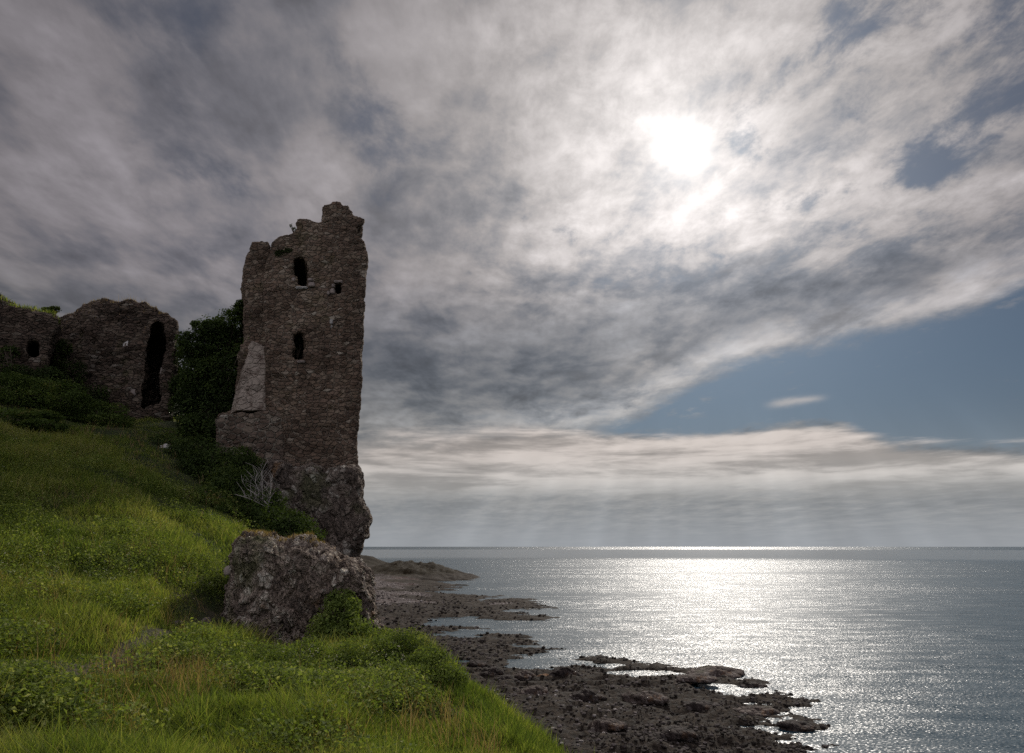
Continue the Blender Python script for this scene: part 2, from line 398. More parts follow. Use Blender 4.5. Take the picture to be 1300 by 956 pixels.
def m_shore():
    m, nt, out = new_mat('wet_rock'); tc = nt.n.new('ShaderNodeTexCoord'); g = E(nt, tc.outputs['Object'])
    x, y, z = nt.xyz(g)
    gs = nt.vec(x*.6, y*1.5, z*2.0)
    n, _ = nt.noise(gs, .22, 6, .62); n2, _ = nt.noise(g, 2.4, 6, .65)
    vd, vc = nt.voro(g, 2.2); vr, _, _ = nt.xyz(vc)
    peb_d, peb_c = nt.voro(g, 4.5); pr, pg, pb = nt.xyz(peb_c)
    weed = nt.ramp(n2, [(.28, (.009, .008, .0065)), (.46, (.028, .022, .017)), (.60, (.064, .052, .040)), (.78, (.15, .13, .11))])
    shingle = nt.ramp(pr, [(.0, (.035, .028, .027)), (.45, (.085, .070, .067)), (.8, (.14, .118, .112)), (1, (.32, .29, .28))])
    pink = nt.ramp(pg, [(.0, (.05, .033, .028)), (1, (.12, .085, .072))])
    inland = nt.n.new('ShaderNodeAttribute'); inland.attribute_name = 'inland'
    f = nt.mr(E(nt, inland.outputs['Fac'])+(n-.5)*1.1, .38, .62)
    shc = nt.mix(nt.mr(n, .52, .64), shingle, pink)
    c = nt.mix(f, weed, shc)
    # brown-green turf over the top of the headland
    hn = nt.mr(z+(n-.5)*1.6, 1.5, 2.4)*nt.mr(y, 190, 225)
    c = nt.mix(hn, c, nt.ramp(n2, [(.35, (.014, .011, .007)), (.65, (.036, .027, .014))]))
    h = nt.mix(f, nt.vec(n2*2, n2*2, n2*2), nt.vec(peb_d, peb_d, peb_d))
    hx, _, _ = nt.xyz(h)
    b = principled(nt, out, c, nt.mr(n2, .4, .6, .75, 1.0), nt.bump(hx, .8, .14), .06)
    return m
def build_shore():
    nu, ny = 620, 560
    ys = np.concatenate([np.linspace(-50, 34, 40)[:-1], 34*np.exp(np.linspace(0, math.log(560/34.), ny))])
    us = np.linspace(-.42, .92, nu)
    U, Y = np.meshgrid(us, ys); X = U*np.maximum(Y, 34)*1.0
    Z = shore_z(X, Y)
    far = sstep(430, 540, Y); Z = Z*(1-far)-1.0*far
    sd = SD_SHORE(X, Y)
    V = np.stack([X, Y, Z], -1).reshape(-1, 3); F = grid_faces(*X.shape)
    ok = (sd > -26).ravel(); F = F[ok[F].any(1)]
    inl = sstep(3, 26, sd+fbm(X*.06, Y*.09, oct=3)*9)*sstep(88, 118, Y)
    o = mesh_obj('shore', V, F, m_shore(), attrs={'inland': inl.ravel()})
    return tag(o, kind='structure')
build_shore()

# ---------- the sea
def build_sea():
    m, nt, out = new_mat('sea_water'); tc = nt.n.new('ShaderNodeTexCoord'); g = E(nt, tc.outputs['Object'])
    x, y, z = nt.xyz(g)
    dist = nt.vm('LENGTH', g)
    # slopes of the wave facets, from ripples to swell; calm lanes lie flat, ruffled lanes glitter
    _, c1 = nt.noise(nt.vec(x*1.5, y*2.6, 0), 3.0, 2, .55, .2)
    _, c2 = nt.noise(nt.vec(x*.16, y*.42, 4), 1.0, 3, .6, .3)
    w3, _ = nt.noise(nt.vec(x*.010, y*.034, 9), 1.0, 5, .62, .4)     # wind streaks
    w4, _ = nt.noise(nt.vec(x*.018, y*.30, 5), 1.0, 4, .65, .2)
    amp = nt.mr(w3*.6+w4*.4, .38, .60, .38, 1.2)
    farb = nt.mr(dist, 620, 900)*nt.mr(dist+(w3-.5)*1200, 3300, 2900)  # belt far out made smoother and darker, standing in for cloud shadow
    amp = amp*(1.0-farb*.72)*nt.mr(dist, 50, 220, .75, 1.0)
    s1 = nt.vm('SUBTRACT', c1, (.5, .5, .5)); s2 = nt.vm('SUBTRACT', c2, (.5, .5, .5))
    sl = nt.vm('SCALE', nt.vm('ADD', nt.vm('SCALE', s1, scale=1.9), nt.vm('SCALE', s2, scale=.55)), scale=amp)
    sx, sy, sz_ = nt.xyz(sl)
    nrm = nt.vm('NORMALIZE', nt.vec(sx, sy, 1.0))
    b = principled(nt, out, (.025, .055, .075), farb*-.15+.29, nrm, .21)
    b.inputs['IOR'].default_value = 1.33
    # rings of quads growing with distance
    rad = np.concatenate([[0], 12*np.exp(np.linspace(0, math.log(60000/12.), 60))]); A = np.linspace(0, 2*math.pi, 97)[:-1]
    V = [(0, 0, 0)]+[(r*math.sin(a), r*math.cos(a), 0) for r in rad[1:] for a in A]
    F = [(0, 1+(i+1) % 96, 1+i) for i in range(96)]
    for k in range(len(rad)-2):
        for i in range(96):
            j = (i+1) % 96; F.append((1+k*96+i, 1+k*96+j, 1+(k+1)*96+j, 1+(k+1)*96+i))
    o = mesh_obj('sea', V, F, m, smooth=False)
    return tag(o, kind='structure')
build_sea()
# ---------- masonry and rock
def m_masonry(name, scale=3.9, squash=1.75, tint=(1, 1, 1), mortar=(.30, .27, .24), disp=.05, moss=.35, dark=1.0, cover=0.0):
    m, nt, out = new_mat(name); g = E(nt, nt.n.new('ShaderNodeTexCoord').outputs['Object'])
    x, y, z = nt.xyz(g)
    wob, wc = nt.noise(g, 1.1, 4, .6)
    wx, wy, wz = nt.xyz(wc)
    v = nt.vec(x+(wx-.5)*.35, y+(wy-.5)*.35, z*squash+(wz-.5)*.45)
    ed, _ = nt.voro(v, scale, 'DISTANCE_TO_EDGE', .85); d1, c1 = nt.voro(v, scale, 'F1', .85)
    r, gg, b = nt.xyz(c1)
    fine, _ = nt.noise(g, 14, 5, .65); big, _ = nt.noise(g, .45, 5, .6); mid, _ = nt.noise(g, 2.2, 5, .65)
    col = nt.ramp(r, [(0, (.075, .055, .045)), (.3, (.14, .105, .085)), (.55, (.17, .125, .105)), (.78, (.205, .160, .130)), (.97, (.25, .21, .18)), (1, (.36, .33, .30))])
    col = nt.mix(nt.mr(gg, .6, .98, 0, .4), col, (.155, .105, .080))
    col = nt.vm('SCALE', col, scale=nt.mr(fine, .3, .7, .65, 1.3, False))
    mf = nt.mr(ed, .02, .075, 1, 0)*nt.mr(mid, .35, .62, .15, .85)
    col = nt.mix(mf, col, mortar)
    col = nt.mix(nt.mr(big, .40, .62, 0, .8), col, nt.vm('MULTIPLY', col, (.58, .56, .55)))      # damp, sooty areas
    stk, _ = nt.noise(nt.vec(x*1.6, y*1.6, z*.16), 1.2, 5, .6)
    if cover: col = nt.mix(nt.mr(mid+(fine-.5)*.5, .34, .52)*cover, col, mortar)
    col = nt.mix(nt.mr(stk, .50, .68, 0, .55), col, nt.vm('MULTIPLY', col, (.50, .47, .44)))        # rain streaks
    lich = nt.mr(mid*.6+fine*.4, .62, .70)
    col = nt.mix(lich*.65, col, (.40, .39, .35))
    mo = nt.mr(big*.6+mid*.4, .36, .46, moss, 0)
    col = nt.mix(mo, col, (.055, .062, .022))
    col = nt.vm('MULTIPLY', col, tuple(t*dark for t in tint))
    h = nt.mr(ed, .0, .12)*(.55+gg*.45)+(fine-.5)*.35+(mid-.5)*.8
    principled(nt, out, col, .93, nt.bump(h+fine*.4, .7, .05), .2)
    dn = nt.n.new('ShaderNodeDisplacement'); nt.put(dn.inputs['Height'], h); dn.inputs['Scale'].default_value = disp
    dn.inputs['Midlevel'].default_value = .6
    nt.l.new(dn.outputs[0], out.inputs['Displacement']); m.displacement_method = 'BOTH'
    return m
def m_crag(name, clast=3.0, disp=.08, base=.5, tint=(1, 1, 1)):
    m, nt, out = new_mat(name); g = E(nt, nt.n.new('ShaderNodeTexCoord').outputs['Object'])
    x, y, z = nt.xyz(g)
    n, nc = nt.noise(g, 1.4, 5, .65); fine, _ = nt.noise(g, 11, 6, .7); big, _ = nt.noise(g, .35, 5, .6)
    wx, wy, wz = nt.xyz(nc)
    # clasts lean down to the left, as the beds of the outcrop do
    v = nt.vec(x*1.15+z*.35+(wx-.5)*.5, y+(wy-.5)*.5, z*.75-x*.25+(wz-.5)*.5)
    ed, _ = nt.voro(v, clast, 'DISTANCE_TO_EDGE'); d1, c1 = nt.voro(v, clast); r, gg, b = nt.xyz(c1)
    e2, _ = nt.voro(v, clast*2.7, 'DISTANCE_TO_EDGE'); d2, c2 = nt.voro(v, clast*2.7); r2, _, _ = nt.xyz(c2)
    col = nt.ramp(r*.6+r2*.4, [(0, (.045, .036, .033)), (.4, (.105, .082, .072)), (.62, (.155, .125, .112)), (.8, (.20, .175, .16)), (1, (.36, .34, .32))])
    col = nt.vm('SCALE', col, scale=nt.mr(fine, .3, .7, .6, 1.35, False))
    ed_m = nt.mr(ed, 0, .09, .8, 0); col = nt.mix(ed_m, col, (.050, .036, .030))
    col = nt.mix(nt.mr(fine*.5+n*.5, .585, .64)*.55, col, (.38, .37, .34))                        # pale lichen
    rust = nt.mr(big*.5+wx*.5, .56, .64)
    col = nt.mix(rust*.55, col, (.17, .085, .030))
    gr = nt.mr(big, .36, .44, .5, 0)
    col = nt.mix(gr, col, (.060, .070, .028))
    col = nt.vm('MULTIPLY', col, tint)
    h = nt.mr(ed, 0, .25)*(.4+gg*.6)+nt.mr(e2, 0, .2)*.3+(n-.5)*1.6+(fine-.5)*.5
    principled(nt, out, col, .9, nt.bump(h, .8, .08), .25)
    dn = nt.n.new('ShaderNodeDisplacement'); nt.put(dn.inputs['Height'], h); dn.inputs['Scale'].default_value = disp
    dn.inputs['Midlevel'].default_value = .7
    nt.l.new(dn.outputs[0], out.inputs['Displacement']); m.displacement_method = 'BOTH'
    return m
def m_plain(name, col, rough=.9, var=.25, sc_=6):
    m, nt, out = new_mat(name); g = E(nt, nt.n.new('ShaderNodeTexCoord').outputs['Object'])
    n, _ = nt.noise(g, sc_, 6, .65); n2, _ = nt.noise(g, sc_*.2, 4, .6)
    c = nt.vm('SCALE', tuple(col), scale=nt.mr(n*.5+n2*.5, .35, .65, 1-var, 1+var, False))
    principled(nt, out, c, rough, nt.bump(n, .5, .03)); return m

def jag(pts, amp, step, seed=0):
    """subdivide a sketched outline and make it ragged (amp, step in sketch units)"""
    rr = random.Random(seed); o = []
    n = len(pts)
    for i in range(n):
        (ax, ay), (bx, by) = pts[i][:2], pts[(i+1) % n][:2]
        L = math.hypot(bx-ax, by-ay); k = max(1, int(L/step))
        for j in range(k):
            t = j/k; a = 0 if j == 0 else amp
            o.append((ax+(bx-ax)*t+rr.uniform(-a, a), ay+(by-ay)*t+rr.uniform(-a, a)))
    return o
def solid(pts, Y0, layers, sl=None):
    """closed body from an outline standing at depth Y0; layers = [(dy, scale), ...] front to back.
    every layer keeps its real width: the outline is measured once, at Y0."""
    W = np.array([tuple(P(a, b, Y0)) for a, b in pts])
    c = W.mean(0); n = len(W); V = []
    if sl is None: sl = c[0]/Y0      # the body runs back square to the sight line
    for dy, s in layers:
        L = c+(W-c)*s; L[:, 1] = Y0+dy; L[:, 0] += sl*dy
        V += [tuple(q) for q in L]
    bm = bmesh.new(); vs = [bm.verts.new(v) for v in V]; k = len(layers)
    for a in range(k-1):
        for i in range(n):
            j = (i+1) % n
            bm.faces.new((vs[a*n+i], vs[a*n+j], vs[(a+1)*n+j], vs[(a+1)*n+i]))
    f0 = bm.faces.new(vs[:n][::-1]); f1 = bm.faces.new(vs[(k-1)*n:])
    bmesh.ops.triangulate(bm, faces=[f0, f1])
    bmesh.ops.recalc_face_normals(bm, faces=bm.faces)
    me = bpy.data.meshes.new('tmp'); bm.to_mesh(me); bm.free()
    return me
def carve(name, me, cutters, voxel, mat, disp=None, parent=None, extra=None):
    o = bpy.data.objects.new('tmp', me); COL.objects.link(o); cs = []
    if cutters:                             # a clean manifold body first, so that the openings cut reliably
        r = o.modifiers.new('r0', 'REMESH'); r.mode = 'VOXEL'; r.voxel_size = voxel*1.3
    for cme in (extra or []):
        c = bpy.data.objects.new('tmp_c', cme); COL.objects.link(c); cs.append(c)
        b = o.modifiers.new('b', 'BOOLEAN'); b.operation = 'UNION'; b.object = c; b.solver = 'EXACT'
    for cme in cutters:
        c = bpy.data.objects.new('tmp_c', cme); COL.objects.link(c); cs.append(c)
        b = o.modifiers.new('b', 'BOOLEAN'); b.operation = 'DIFFERENCE'; b.object = c; b.solver = 'EXACT'
    r = o.modifiers.new('r', 'REMESH'); r.mode = 'VOXEL'; r.voxel_size = voxel; r.use_smooth_shade = True
    bpy.context.view_layer.update()
    dg = bpy.context.evaluated_depsgraph_get()
    res = bpy.data.meshes.new_from_object(o.evaluated_get(dg))
    for q in [o]+cs:
        d = q.data; bpy.data.objects.remove(q); bpy.data.meshes.remove(d)
    res.name = name; n = len(res.vertices); assert n > 500, name
    V = np.empty(n*3, dtype=np.float32); res.vertices.foreach_get('co', V); V = V.reshape(-1, 3).astype(float)
    N = np.empty(n*3, dtype=np.float32); res.vertices.foreach_get('normal', N); N = N.reshape(-1, 3)
    if disp is not None:
        V = V+N*disp(V)[:, None]; res.vertices.foreach_set('co', V.astype(np.float32).ravel())
    res.update(); res.polygons.foreach_set('use_smooth', np.ones(len(res.polygons), dtype=bool))
    res.materials.clear(); res.materials.append(mat)
    ob = bpy.data.objects.new(name, res); COL.objects.link(ob)
    if parent: localise(ob, parent)
    return ob
def d_wall(V):   # rubble faces: blocks stand in and out, courses erode
    x, y, z = V.T
    a = fbm(x*.8, y*.8, z*.8, 4)*.09
    cell = vnoise(np.floor(x*3.1+z*.3)*1.7+.5, np.floor(y*2)*2.3+.5, np.floor(z*5.5)*3.1+.5)*.035
    return a+cell+fbm(x*3.5, y*3.5, z*6, 2)*.02
def d_rock(amp, f):
    def g(V):
        x, y, z = V.T
        r = 1-2*np.abs(fbm(x*f, y*f, z*f*.8, 4)*.6)
        return amp*(r*.6+fbm(x*f*2.3+z*.5, y*f*2.3, z*f*1.6, 4)*.55-.25)
    return g

MAS = m_masonry('tower_stone', tint=(1.02, .98, .88), dark=.98)
MAS_D = m_masonry('ruin_stone', 3.2, 2.3, (.86, .84, .78), (.13, .115, .10), .06, .6, .75)
PLASTER = m_masonry('old_harling', 2.6, 1.5, mortar=(.30, .255, .215), disp=.018, moss=.2, cover=.85)
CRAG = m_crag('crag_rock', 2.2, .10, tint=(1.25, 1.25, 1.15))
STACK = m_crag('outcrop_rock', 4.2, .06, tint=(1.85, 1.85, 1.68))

TY = 28.0
tower = thing('tower_ruin', 'tall roofless ruined stone tower with broken top and three dark window openings', 'castle', tuple(P(385, 600, TY)))
body = [(335,620),(338,520),(337,440),(333,395),(334,345),(341,322),(343,309),(347,307),(350,304),(355,300),(372,298),(374,294),(379,293),(378,288),(375,285),(377,281),(383,278),(392,277),(400,280),(408,282),(408,276),(408,263),(413,261.5),(421,261),(422,257.5),(432,258),(433,262),(442,262),(443.5,267),(447,268),(447.5,275),(454,276),(462.5,280),(461,285),(456,287),(453,292),(454,298),(459,302),(465,308),(466.5,318),(467,333),(464,342),(464,360),(462,380),(461.5,410),(460.5,440),(459,470),(457,500),(456,530),(454,560),(453,592),(450,625),(400,640)]
cut = []
for q in ([(371,334),(373,330),(378,328),(385,328),(389,333),(390,340),(391,352),(389,364),(378,364),(377,353),(372,351)],
          [(425.5,359.5),(433.5,359.5),(434,374),(426,374)],
          [(372.5,430),(376,423),(382,422.5),(386,428),(387.5,440),(386.5,450),(387,457),(377,458),(371,453),(374,441)]):
    cut.append(solid(q, TY, [(-1.5, 1.0), (1.9, 1.0)]))
wall = carve('wall', solid(jag(body, 1.1, 6, 3), TY, [(-.15, 1.0), (.0, 1.004), (3.4, .985)], -.275), cut, .062, MAS, d_wall, tower)
wall['label'] = 'main face of brown rubble stonework'
left = [(270,620),(275,560),(274,530),(279,523),(291,521),(300,500),(306,450),(312,425),(310,412),(309,392),(311,372),(309,350),(311,331),(313,322),(318,318),(320,313),(317,311),(320,306),(330,305.5),(340,306),(343,310),(345,325),(349,420),(352,455),(352,520),(352,620)]
rw = carve('return_wall', solid(jag(left, 1.0, 6, 5), TY+.55, [(0, 1.0), (3.0, .97)]), [], .065, MAS, d_wall, tower)
rw['label'] = 'narrow older side wall with a broken stub top'
pl = [(272,612),(275,560),(274,531),(280,525),(300,522),(345,521),(356,524),(362,560),(358,615)]
bw = carve('plinth', solid(jag(pl, 1.0, 6, 8), TY-.20, [(0, .985), (.12, 1), (1.4, 1)]), [], .065, m_masonry('plinth_stone', 3.2, 1.5, (.96, .97, .92), (.33, .31, .27), .055, .25, 1.05), d_wall, tower)
bw['label'] = 'pale mortared base course'
def buttress():
    # smooth harled remnant: a battered wedge with two facets, wider at its foot
    W = lambda a, b, dy: tuple(P(a, b, TY+.2) + Vector((0, dy, 0)))
    V = [W(287, 523, .4), W(304, 523, -.30), W(341, 523, -.34), W(342, 523, .5),
         W(298, 478, .45), W(311, 474, -.10), W(340, 474, -.14), W(340, 474, .5),
         W(309, 437, .5), W(319, 430, .12), W(339, 441, .08), W(340, 444, .5)]
    bm = bmesh.new(); v = [bm.verts.new(q) for q in V]
    for k in (0, 4):
        for i in range(4):
            j = (i+1) % 4; bm.faces.new((v[k+i], v[k+j], v[k+4+j], v[k+4+i]))
    bm.faces.new(v[0:4][::-1]); bm.faces.new(v[8:12]); bmesh.ops.recalc_face_normals(bm, faces=bm.faces)
    me = bpy.data.meshes.new('tmp'); bm.to_mesh(me); bm.free()
    def dd(Vv):
        x, y, z = Vv.T; return fbm(x*3, y*3, z*2.5, 4)*.03-.05*sstep(.35, .8, fbm(x*1.7+9, y*1.7, z*1.7, 3))
    o = carve('harled_buttress', me, [], .045, PLASTER, dd, tower); o['label'] = 'smooth pale plastered remnant at the corner'
buttress()
def blocks(name, lst, mat, parent, Y, depth=.3):
    """dressed stones: (x0,y0,x1,y1) in sketch units"""
    rr = random.Random(5)
    for (x0, y0, x1, y1) in lst:
        bm = bmesh.new(); a = P(x0, y1, Y); b = P(x1, y0, Y)
        d = rr.uniform(.02, .07)
        geo = bmesh.ops.create_cube(bm, size=1)['verts']
        for v in geo:
            v.co = Vector(((a.x+b.x)/2+v.co.x*(b.x-a.x)*rr.uniform(.92, 1.02), Y-d+depth/2+v.co.y*depth, (a.z+b.z)/2+v.co.z*(b.z-a.z)*rr.uniform(.92, 1.02)))
        bmesh.ops.bevel(bm, geom=bm.edges[:], offset=.035, segments=2, affect='EDGES')
        bmesh.ops.subdivide_edges(bm, edges=bm.edges[:], cuts=2, use_grid_fill=True)
        for v in bm.verts:
            v.co += Vector([rr.uniform(-.007, .007) for _ in range(3)])
        me = bpy.data.meshes.new(name); bm.to_mesh(me); bm.free(); me.materials.append(mat)
        o = bpy.data.objects.new(name, me); COL.objects.link(o); localise(o, parent)
DRESS = m_plain('dressed_stone', (.25, .21, .19), .9, .35, 5)
LIMEW = m_plain('lime_patch', (.42, .40, .38), .9, .3, 5)
blocks('window_sill', [(375,363.5,391,366.5)], LIMEW, tower, TY-.17)
blocks('window_sill', [(377,457.5,388,460.5)], DRESS, tower, TY-.17)
blocks('window_jamb', [(390.5,353,397,357),(391,358,400,364),(370,352,375.5,358)], DRESS, tower, TY-.17)
blocks('window_jamb', [(421,360,425,365),(419,366,425,373),(415,369,419,375)], DRESS, tower, TY-.17)
blocks('window_lintel', [(423,355.5,436,359)], DRESS, tower, TY-.17)
blocks('pale_stone', [(421,314,424,319),(423,319,426,324),(418.5,405,423,412),(419,412,422,418),(430,424,433,426)], LIMEW, tower, TY-.14)

# the crag under the tower
cp = [(280,566),(300,574),(325,592),(350,584),(372,600),(395,592),(415,606),(436,596),(452,592),(458,600),(460,612),(458,624),(464,640),(470,657),(468,668),(461,680),(455,692),(447,706),(436,716),(400,730),(360,735),(330,715),(300,680),(280,640),(272,600)]
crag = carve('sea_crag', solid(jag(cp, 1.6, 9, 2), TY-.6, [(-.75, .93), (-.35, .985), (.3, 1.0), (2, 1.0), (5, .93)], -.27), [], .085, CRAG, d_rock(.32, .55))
tag(crag, 'massive overhanging lichened rock crag carrying the ruined tower', 'crag')

# ruined curtain wall with the tall doorway
WY = 31.5
ruin = thing('curtain_wall', 'rounded ruined wall of thin stones with one tall dark doorway, left of the ivy', 'ruin wall', tuple(P(145, 540, WY)))
mw = [(58,560),(60,470),(66,430),(70,404),(74,400),(92,398),(100,391),(112,384),(124,379),(132,376),(140,378),(150,381),(158,377),(170,378),(176,383),(187,380),(194,387),(202,386),(208,395),(214,396),(222,405),(226,418),(227,440),(226,470),(222,500),(219,520),(217,548),(216,565),(140,570)]
door = solid(jag([(180,515),(182,500),(185,470),(188,440),(191,420),(196,411),(203,411),(209,416),(212,428),(211,460),(208,500),(204,516),(196,520),(181,522)], 1.6, 7, 5), WY, [(-1.5, 1), (2.3, .92)])
mwall = carve('wall', solid(jag(mw, 2.0, 7, 11), WY, [(-.35, .88), (-.15, .96), (.1, 1.0), (2.4, .99), (3.4, .9)]), [door], .07, MAS_D, lambda V: d_wall(V)*1.7, ruin)
blocks('dressed_stone', [(151,430,165,441)], LIMEW, ruin, WY-.34)
blocks('dressed_stone', [(203,466,214,475),(164,485,173,492),(165,493,174,503),(207,496,215,501),(131,498,137,503)], DRESS, ruin, WY-.2)
# far-left mound of walling
lw = [(-120,560),(-120,330),(-80,345),(-40,362),(-10,372),(0,376),(10,382),(18,390),(26,393),(50,394),(62,398),(74,404),(80,412),(78,422),(66,440),(58,470),(55,520),(50,560)]
mound = thing('wall_stump', 'turf-topped stump of old wall at the left edge, sunlit grass lip on its shoulder', 'ruin wall', tuple(P(20, 500, 29)))
carve('wall', solid(jag(lw, 1.5, 7, 21), 29, [(-.6, .93), (0, 1.0), (2.6, 1.0), (4, .9)]), [solid(jag([(34,438),(44,434),(53,438),(55,452),(50,462),(38,460),(33,450)], 1, 6, 3), 29, [(-2, 1), (1.4, .8)])], .08, MAS_D, d_rock(.22, .7), mound)

# conglomerate outcrop in front
SY = 14.2
sp = [(304,684),(312,680),(325,679),(338,680),(347,684),(352,690),(362,691),(372,688),(384,686),(396,688),(404,691),(414,693),(424,698),(431,704),(433,709),(446,710),(458,714),(464,722),(470,728),(472,745),(475,765),(478,790),(479,830),(478,860),(400,870),(340,850),(312,824),(300,805),(286,782),(287,764),(293,745),(298,735),(297,718),(299,702)]
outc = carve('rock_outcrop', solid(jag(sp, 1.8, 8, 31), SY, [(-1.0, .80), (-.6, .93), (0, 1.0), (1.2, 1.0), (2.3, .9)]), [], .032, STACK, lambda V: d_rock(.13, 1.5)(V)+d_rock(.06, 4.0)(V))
tag(outc, 'lichen-spotted conglomerate boulder outcrop with dry turf on top, in front of the tower', 'outcrop')
# ---------- plants
def m_leaf(name, stops, trans=.35, rough=.8, spec=.10):
    m, nt, out = new_mat(name); a = nt.n.new('ShaderNodeAttribute'); a.attribute_name = 'v'
    c = nt.ramp(E(nt, a.outputs['Fac']), stops)
    b = principled(nt, out, c, rough, None, spec)
    t = nt.n.new('ShaderNodeBsdfTranslucent'); nt.put(t.inputs[0], nt.vm('MULTIPLY', c, (1.7, 1.75, .7)))
    mx = nt.n.new('ShaderNodeMixShader'); mx.inputs[0].default_value = trans
    nt.l.new(b.outputs[0], mx.inputs[1]); nt.l.new(t.outputs[0], mx.inputs[2]); nt.l.new(mx.outputs[0], out.inputs['Surface'])
    return m
M_GRASS = m_leaf('grass_blade', [(0, (.034, .048, .014)), (.35, (.072, .106, .024)), (.6, (.130, .172, .038)), (.85, (.22, .238, .062)), (1, (.25, .24, .10))], .45)
M_DRY = m_leaf('dry_grass', [(0, (.10, .07, .035)), (.5, (.22, .15, .075)), (1, (.34, .25, .14))], .3)
M_DARK = m_leaf('dark_leaf', [(0, (.018, .026, .010)), (.5, (.036, .056, .016)), (.85, (.065, .095, .022)), (1, (.11, .13, .035))], .25)
M_BRAMBLE = m_leaf('bramble_leaf', [(0, (.028, .042, .012)), (.4, (.055, .085, .020)), (.75, (.095, .125, .030)), (1, (.15, .12, .045))], .3)
M_LIGHT = m_leaf('shrub_leaf', [(0, (.050, .070, .020)), (.5, (.115, .155, .038)), (.85, (.20, .24, .065)), (1, (.31, .32, .13))], .35)
M_MID = m_leaf('bush_leaf', [(0, (.030, .040, .014)), (.5, (.060, .085, .022)), (.85, (.11, .14, .04)), (1, (.17, .18, .07))], .35)
M_STEM = m_plain('bark', (.085, .065, .05), .9, .3, 12)
M_DEAD = m_plain('bleached_wood', (.34, .31, .29), .85, .35, 14)

def leaves_mesh(Pn, Nn, size, rs, v):
    """one folded four-sided leaf per point"""
    n = len(Pn); Nn = Nn/np.linalg.norm(Nn, axis=1)[:, None]
    r = rs.normal(size=(n, 3)); T = np.cross(Nn, r); T /= np.linalg.norm(T, axis=1)[:, None]+1e-9
    B = np.cross(Nn, T); s = (size*rs.uniform(.6, 1.35, n))[:, None]
    a = Pn-T*s*.5; c = Pn+T*s*.5; b = Pn+B*s*.33+Nn*s*.12; d = Pn-B*s*.33+Nn*s*.12
    V = np.stack([a, b, c, d], 1).reshape(-1, 3); F = np.arange(n*4).reshape(n, 4)
    return V, F, np.repeat(v, 4)
SHRUBS = []
def blob_points(blobs, n, rs, fuzz=.35):
    vol = np.array([b[3]*b[4]*b[5] for b in blobs])**(2/3.); cnt = (vol/vol.sum()*n).astype(int)+1
    PP, NN = [], []
    for b, k in zip(blobs, cnt):
        d = rs.normal(size=(k, 3)); d /= np.linalg.norm(d, axis=1)[:, None]
        lump = 1+.22*fbm(d[:, 0]*2.2+b[0], d[:, 1]*2.2+b[1], d[:, 2]*2.2+b[2], 3)
        rad = (1-fuzz*rs.rand(k)**1.5)*lump*(1+.25*(rs.rand(k) > .97)*rs.rand(k))
        p = d*rad[:, None]*np.array(b[3:6])+np.array(b[:3]); PP.append(p)
        NN.append(d+rs.normal(size=(k, 3))*.75+np.array([0, 0, .35]))
    return np.vstack(PP), np.vstack(NN)
def tube(V, F, pts, r0, r1, sides=5):
    pts = [Vector(p) for p in pts]; n0 = len(V); m = len(pts)
    for i, p in enumerate(pts):
        d = (pts[min(i+1, m-1)]-pts[max(i-1, 0)]).normalized(); a = d.orthogonal().normalized(); b = d.cross(a)
        r = r0+(r1-r0)*i/(m-1)
        for k in range(sides):
            t = 2*math.pi*k/sides; V.append(tuple(p+a*math.cos(t)*r+b*math.sin(t)*r))
    for i in range(m-1):
        for k in range(sides):
            j = (k+1) % sides; F.append((n0+i*sides+k, n0+i*sides+j, n0+(i+1)*sides+j, n0+(i+1)*sides+k))
    F.append(tuple(n0+k for k in range(sides))[::-1]); F.append(tuple(n0+(m-1)*sides+k for k in range(sides)))
